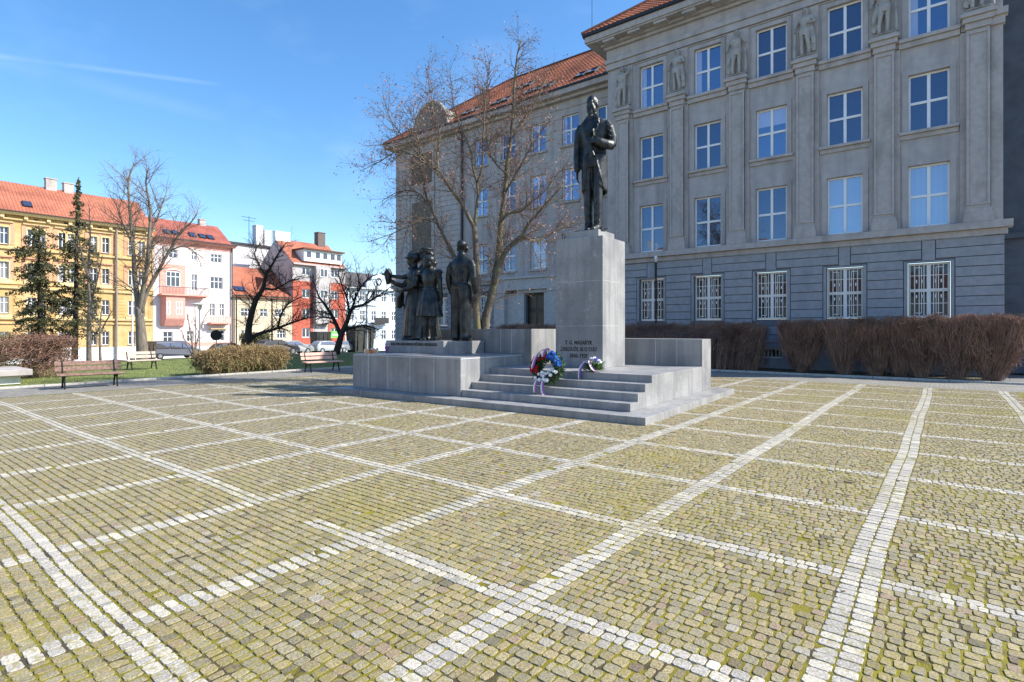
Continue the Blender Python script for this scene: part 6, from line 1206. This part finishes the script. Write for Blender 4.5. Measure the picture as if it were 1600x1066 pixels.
def yat(u, X=X_): return (CF.y+CR.y*(u-800)/867)/(CF.x+CR.x*(u-800)/867)*X
def vx(u, X=X_): return X
car('dark blue van parked in front of the pink house', X_+.8, yat(266), vanp, (.025, .035, .06), 1.85, glass=vg, name='parked_van', cat='van')
car('dark car parked left of the silver car before the beige house', X_+14, yat(432, X_+14), hat, (.02, .02, .025), glass=hg1)
car('silver hatchback parked in front of the red and grey house', X_+10, yat(458, X_+10), hat, (.25, .26, .27), glass=hg1)
car('light grey car parked behind the dark spreading tree', X_+6, yat(512, X_+6), hat, (.34, .35, .37), glass=hg1)
car('dark grey car parked right of the dark spreading tree', X_+6, yat(545, X_+6), hat, (.16, .17, .19), glass=hg1)
car('black car parked behind the straw coloured shrubs', X_+4, yat(360, X_+4), hat, (.015, .015, .018), glass=hg1)
def skip(label, x, y, w, l, h, m, group=None):
    c = empty('waste_container', (x, y, gz(x)), 0, label, 'container', group); q = MB(); q.add([(-w/2*.85, -l/2*.9, 0), (w/2*.85, -l/2*.9, 0), (w/2*.85, l/2*.9, 0), (-w/2*.85, l/2*.9, 0), (-w/2, -l/2, h), (w/2, -l/2, h), (w/2, l/2, h), (-w/2, l/2, h)], [(3, 2, 1, 0), (4, 5, 6, 7), (0, 1, 5, 4), (1, 2, 6, 5), (2, 3, 7, 6), (3, 0, 4, 7)]); q.build('bin_body', m, c, local=True, bevel=.04)
    q = MB(); q.box(-w/2-.05, w/2+.05, -l/2-.05, l/2+.05, h, h+.12); q.build('lid', m, c, local=True, bevel=.03)
    for k in range(3): q = MB(); q.box(w/2*.9, w/2+.04, -l/2+l*(k+.5)/3.2-.03, -l/2+l*(k+.5)/3.2+.03, .2, h-.05); q.build('rib', m, c, local=True)
dkp = mat('dark_container_paint', (.03, .032, .03), .6, 3, .3); brp = mat('brown_container_paint', (.07, .05, .035), .6, 3, .3)
skip('dark waste container in front of the red house doorway', -62, yat(501, -62), 1.6, 2.0, 2.6, dkp); skip('large black container by the pale blue house, next to the lamp post', -58, yat(563, -58), 2.0, 3.0, 3.1, dkp); skip('brown waste bin next to the dark blue van', X_+2.5, yat(232, X_+2.5), 1.2, 1.0, 1.7, brp)
gs = empty('banner', (FX+1.3, yat(525, FX+1.3), .3), 0, 'bright green banner hanging beside the red house entrance', 'banner'); q = MB(); q.box(-.03, .03, -1.0, 1.0, .1, 1.1); q.build('cloth', mat('green_banner_cloth', (.16, .62, .10), .7), gs, local=True); q = MB(); q.box(.031, .034, -.7, .6, .5, .7); q.build('stripe', plw, gs, local=True); q = MB(); q.tube([(0, -1.05, -2.4), (0, -1.05, 1.2)], .04, 6); q.tube([(0, 1.05, -2.4), (0, 1.05, 1.2)], .04, 6); q.build('frame', pl, gs, local=True)

# leaf litter under the hedges
n = 2600; lx = np.concatenate([rs.uniform(-19, 1.4, n)]); ly = rs.uniform(22.1, 24.6, n); lz = np.full(n, .016); C = np.stack([lx, ly, lz], 1)
V = np.stack([C+rs.normal(size=(n, 3))*np.array([.03, .03, .006]) for _ in range(4)], 1); V[..., 2] = np.maximum(V[..., 2], .012); ang = np.argsort(np.arctan2(V[..., 1]-C[:, None, 1], V[..., 0]-C[:, None, 0]), 1); V = np.take_along_axis(V, ang[..., None], 1)
tag(link('leaf_litter', rawmesh('leaf_litter', V.reshape(-1, 3), np.arange(4*n).reshape(-1, 4), mat('dead_leaf', (.16, .10, .05), .9, 2, .4, world=True))), 'dead brown leaves lying on the soil under the clipped hedge', 'leaves', kind='stuff')
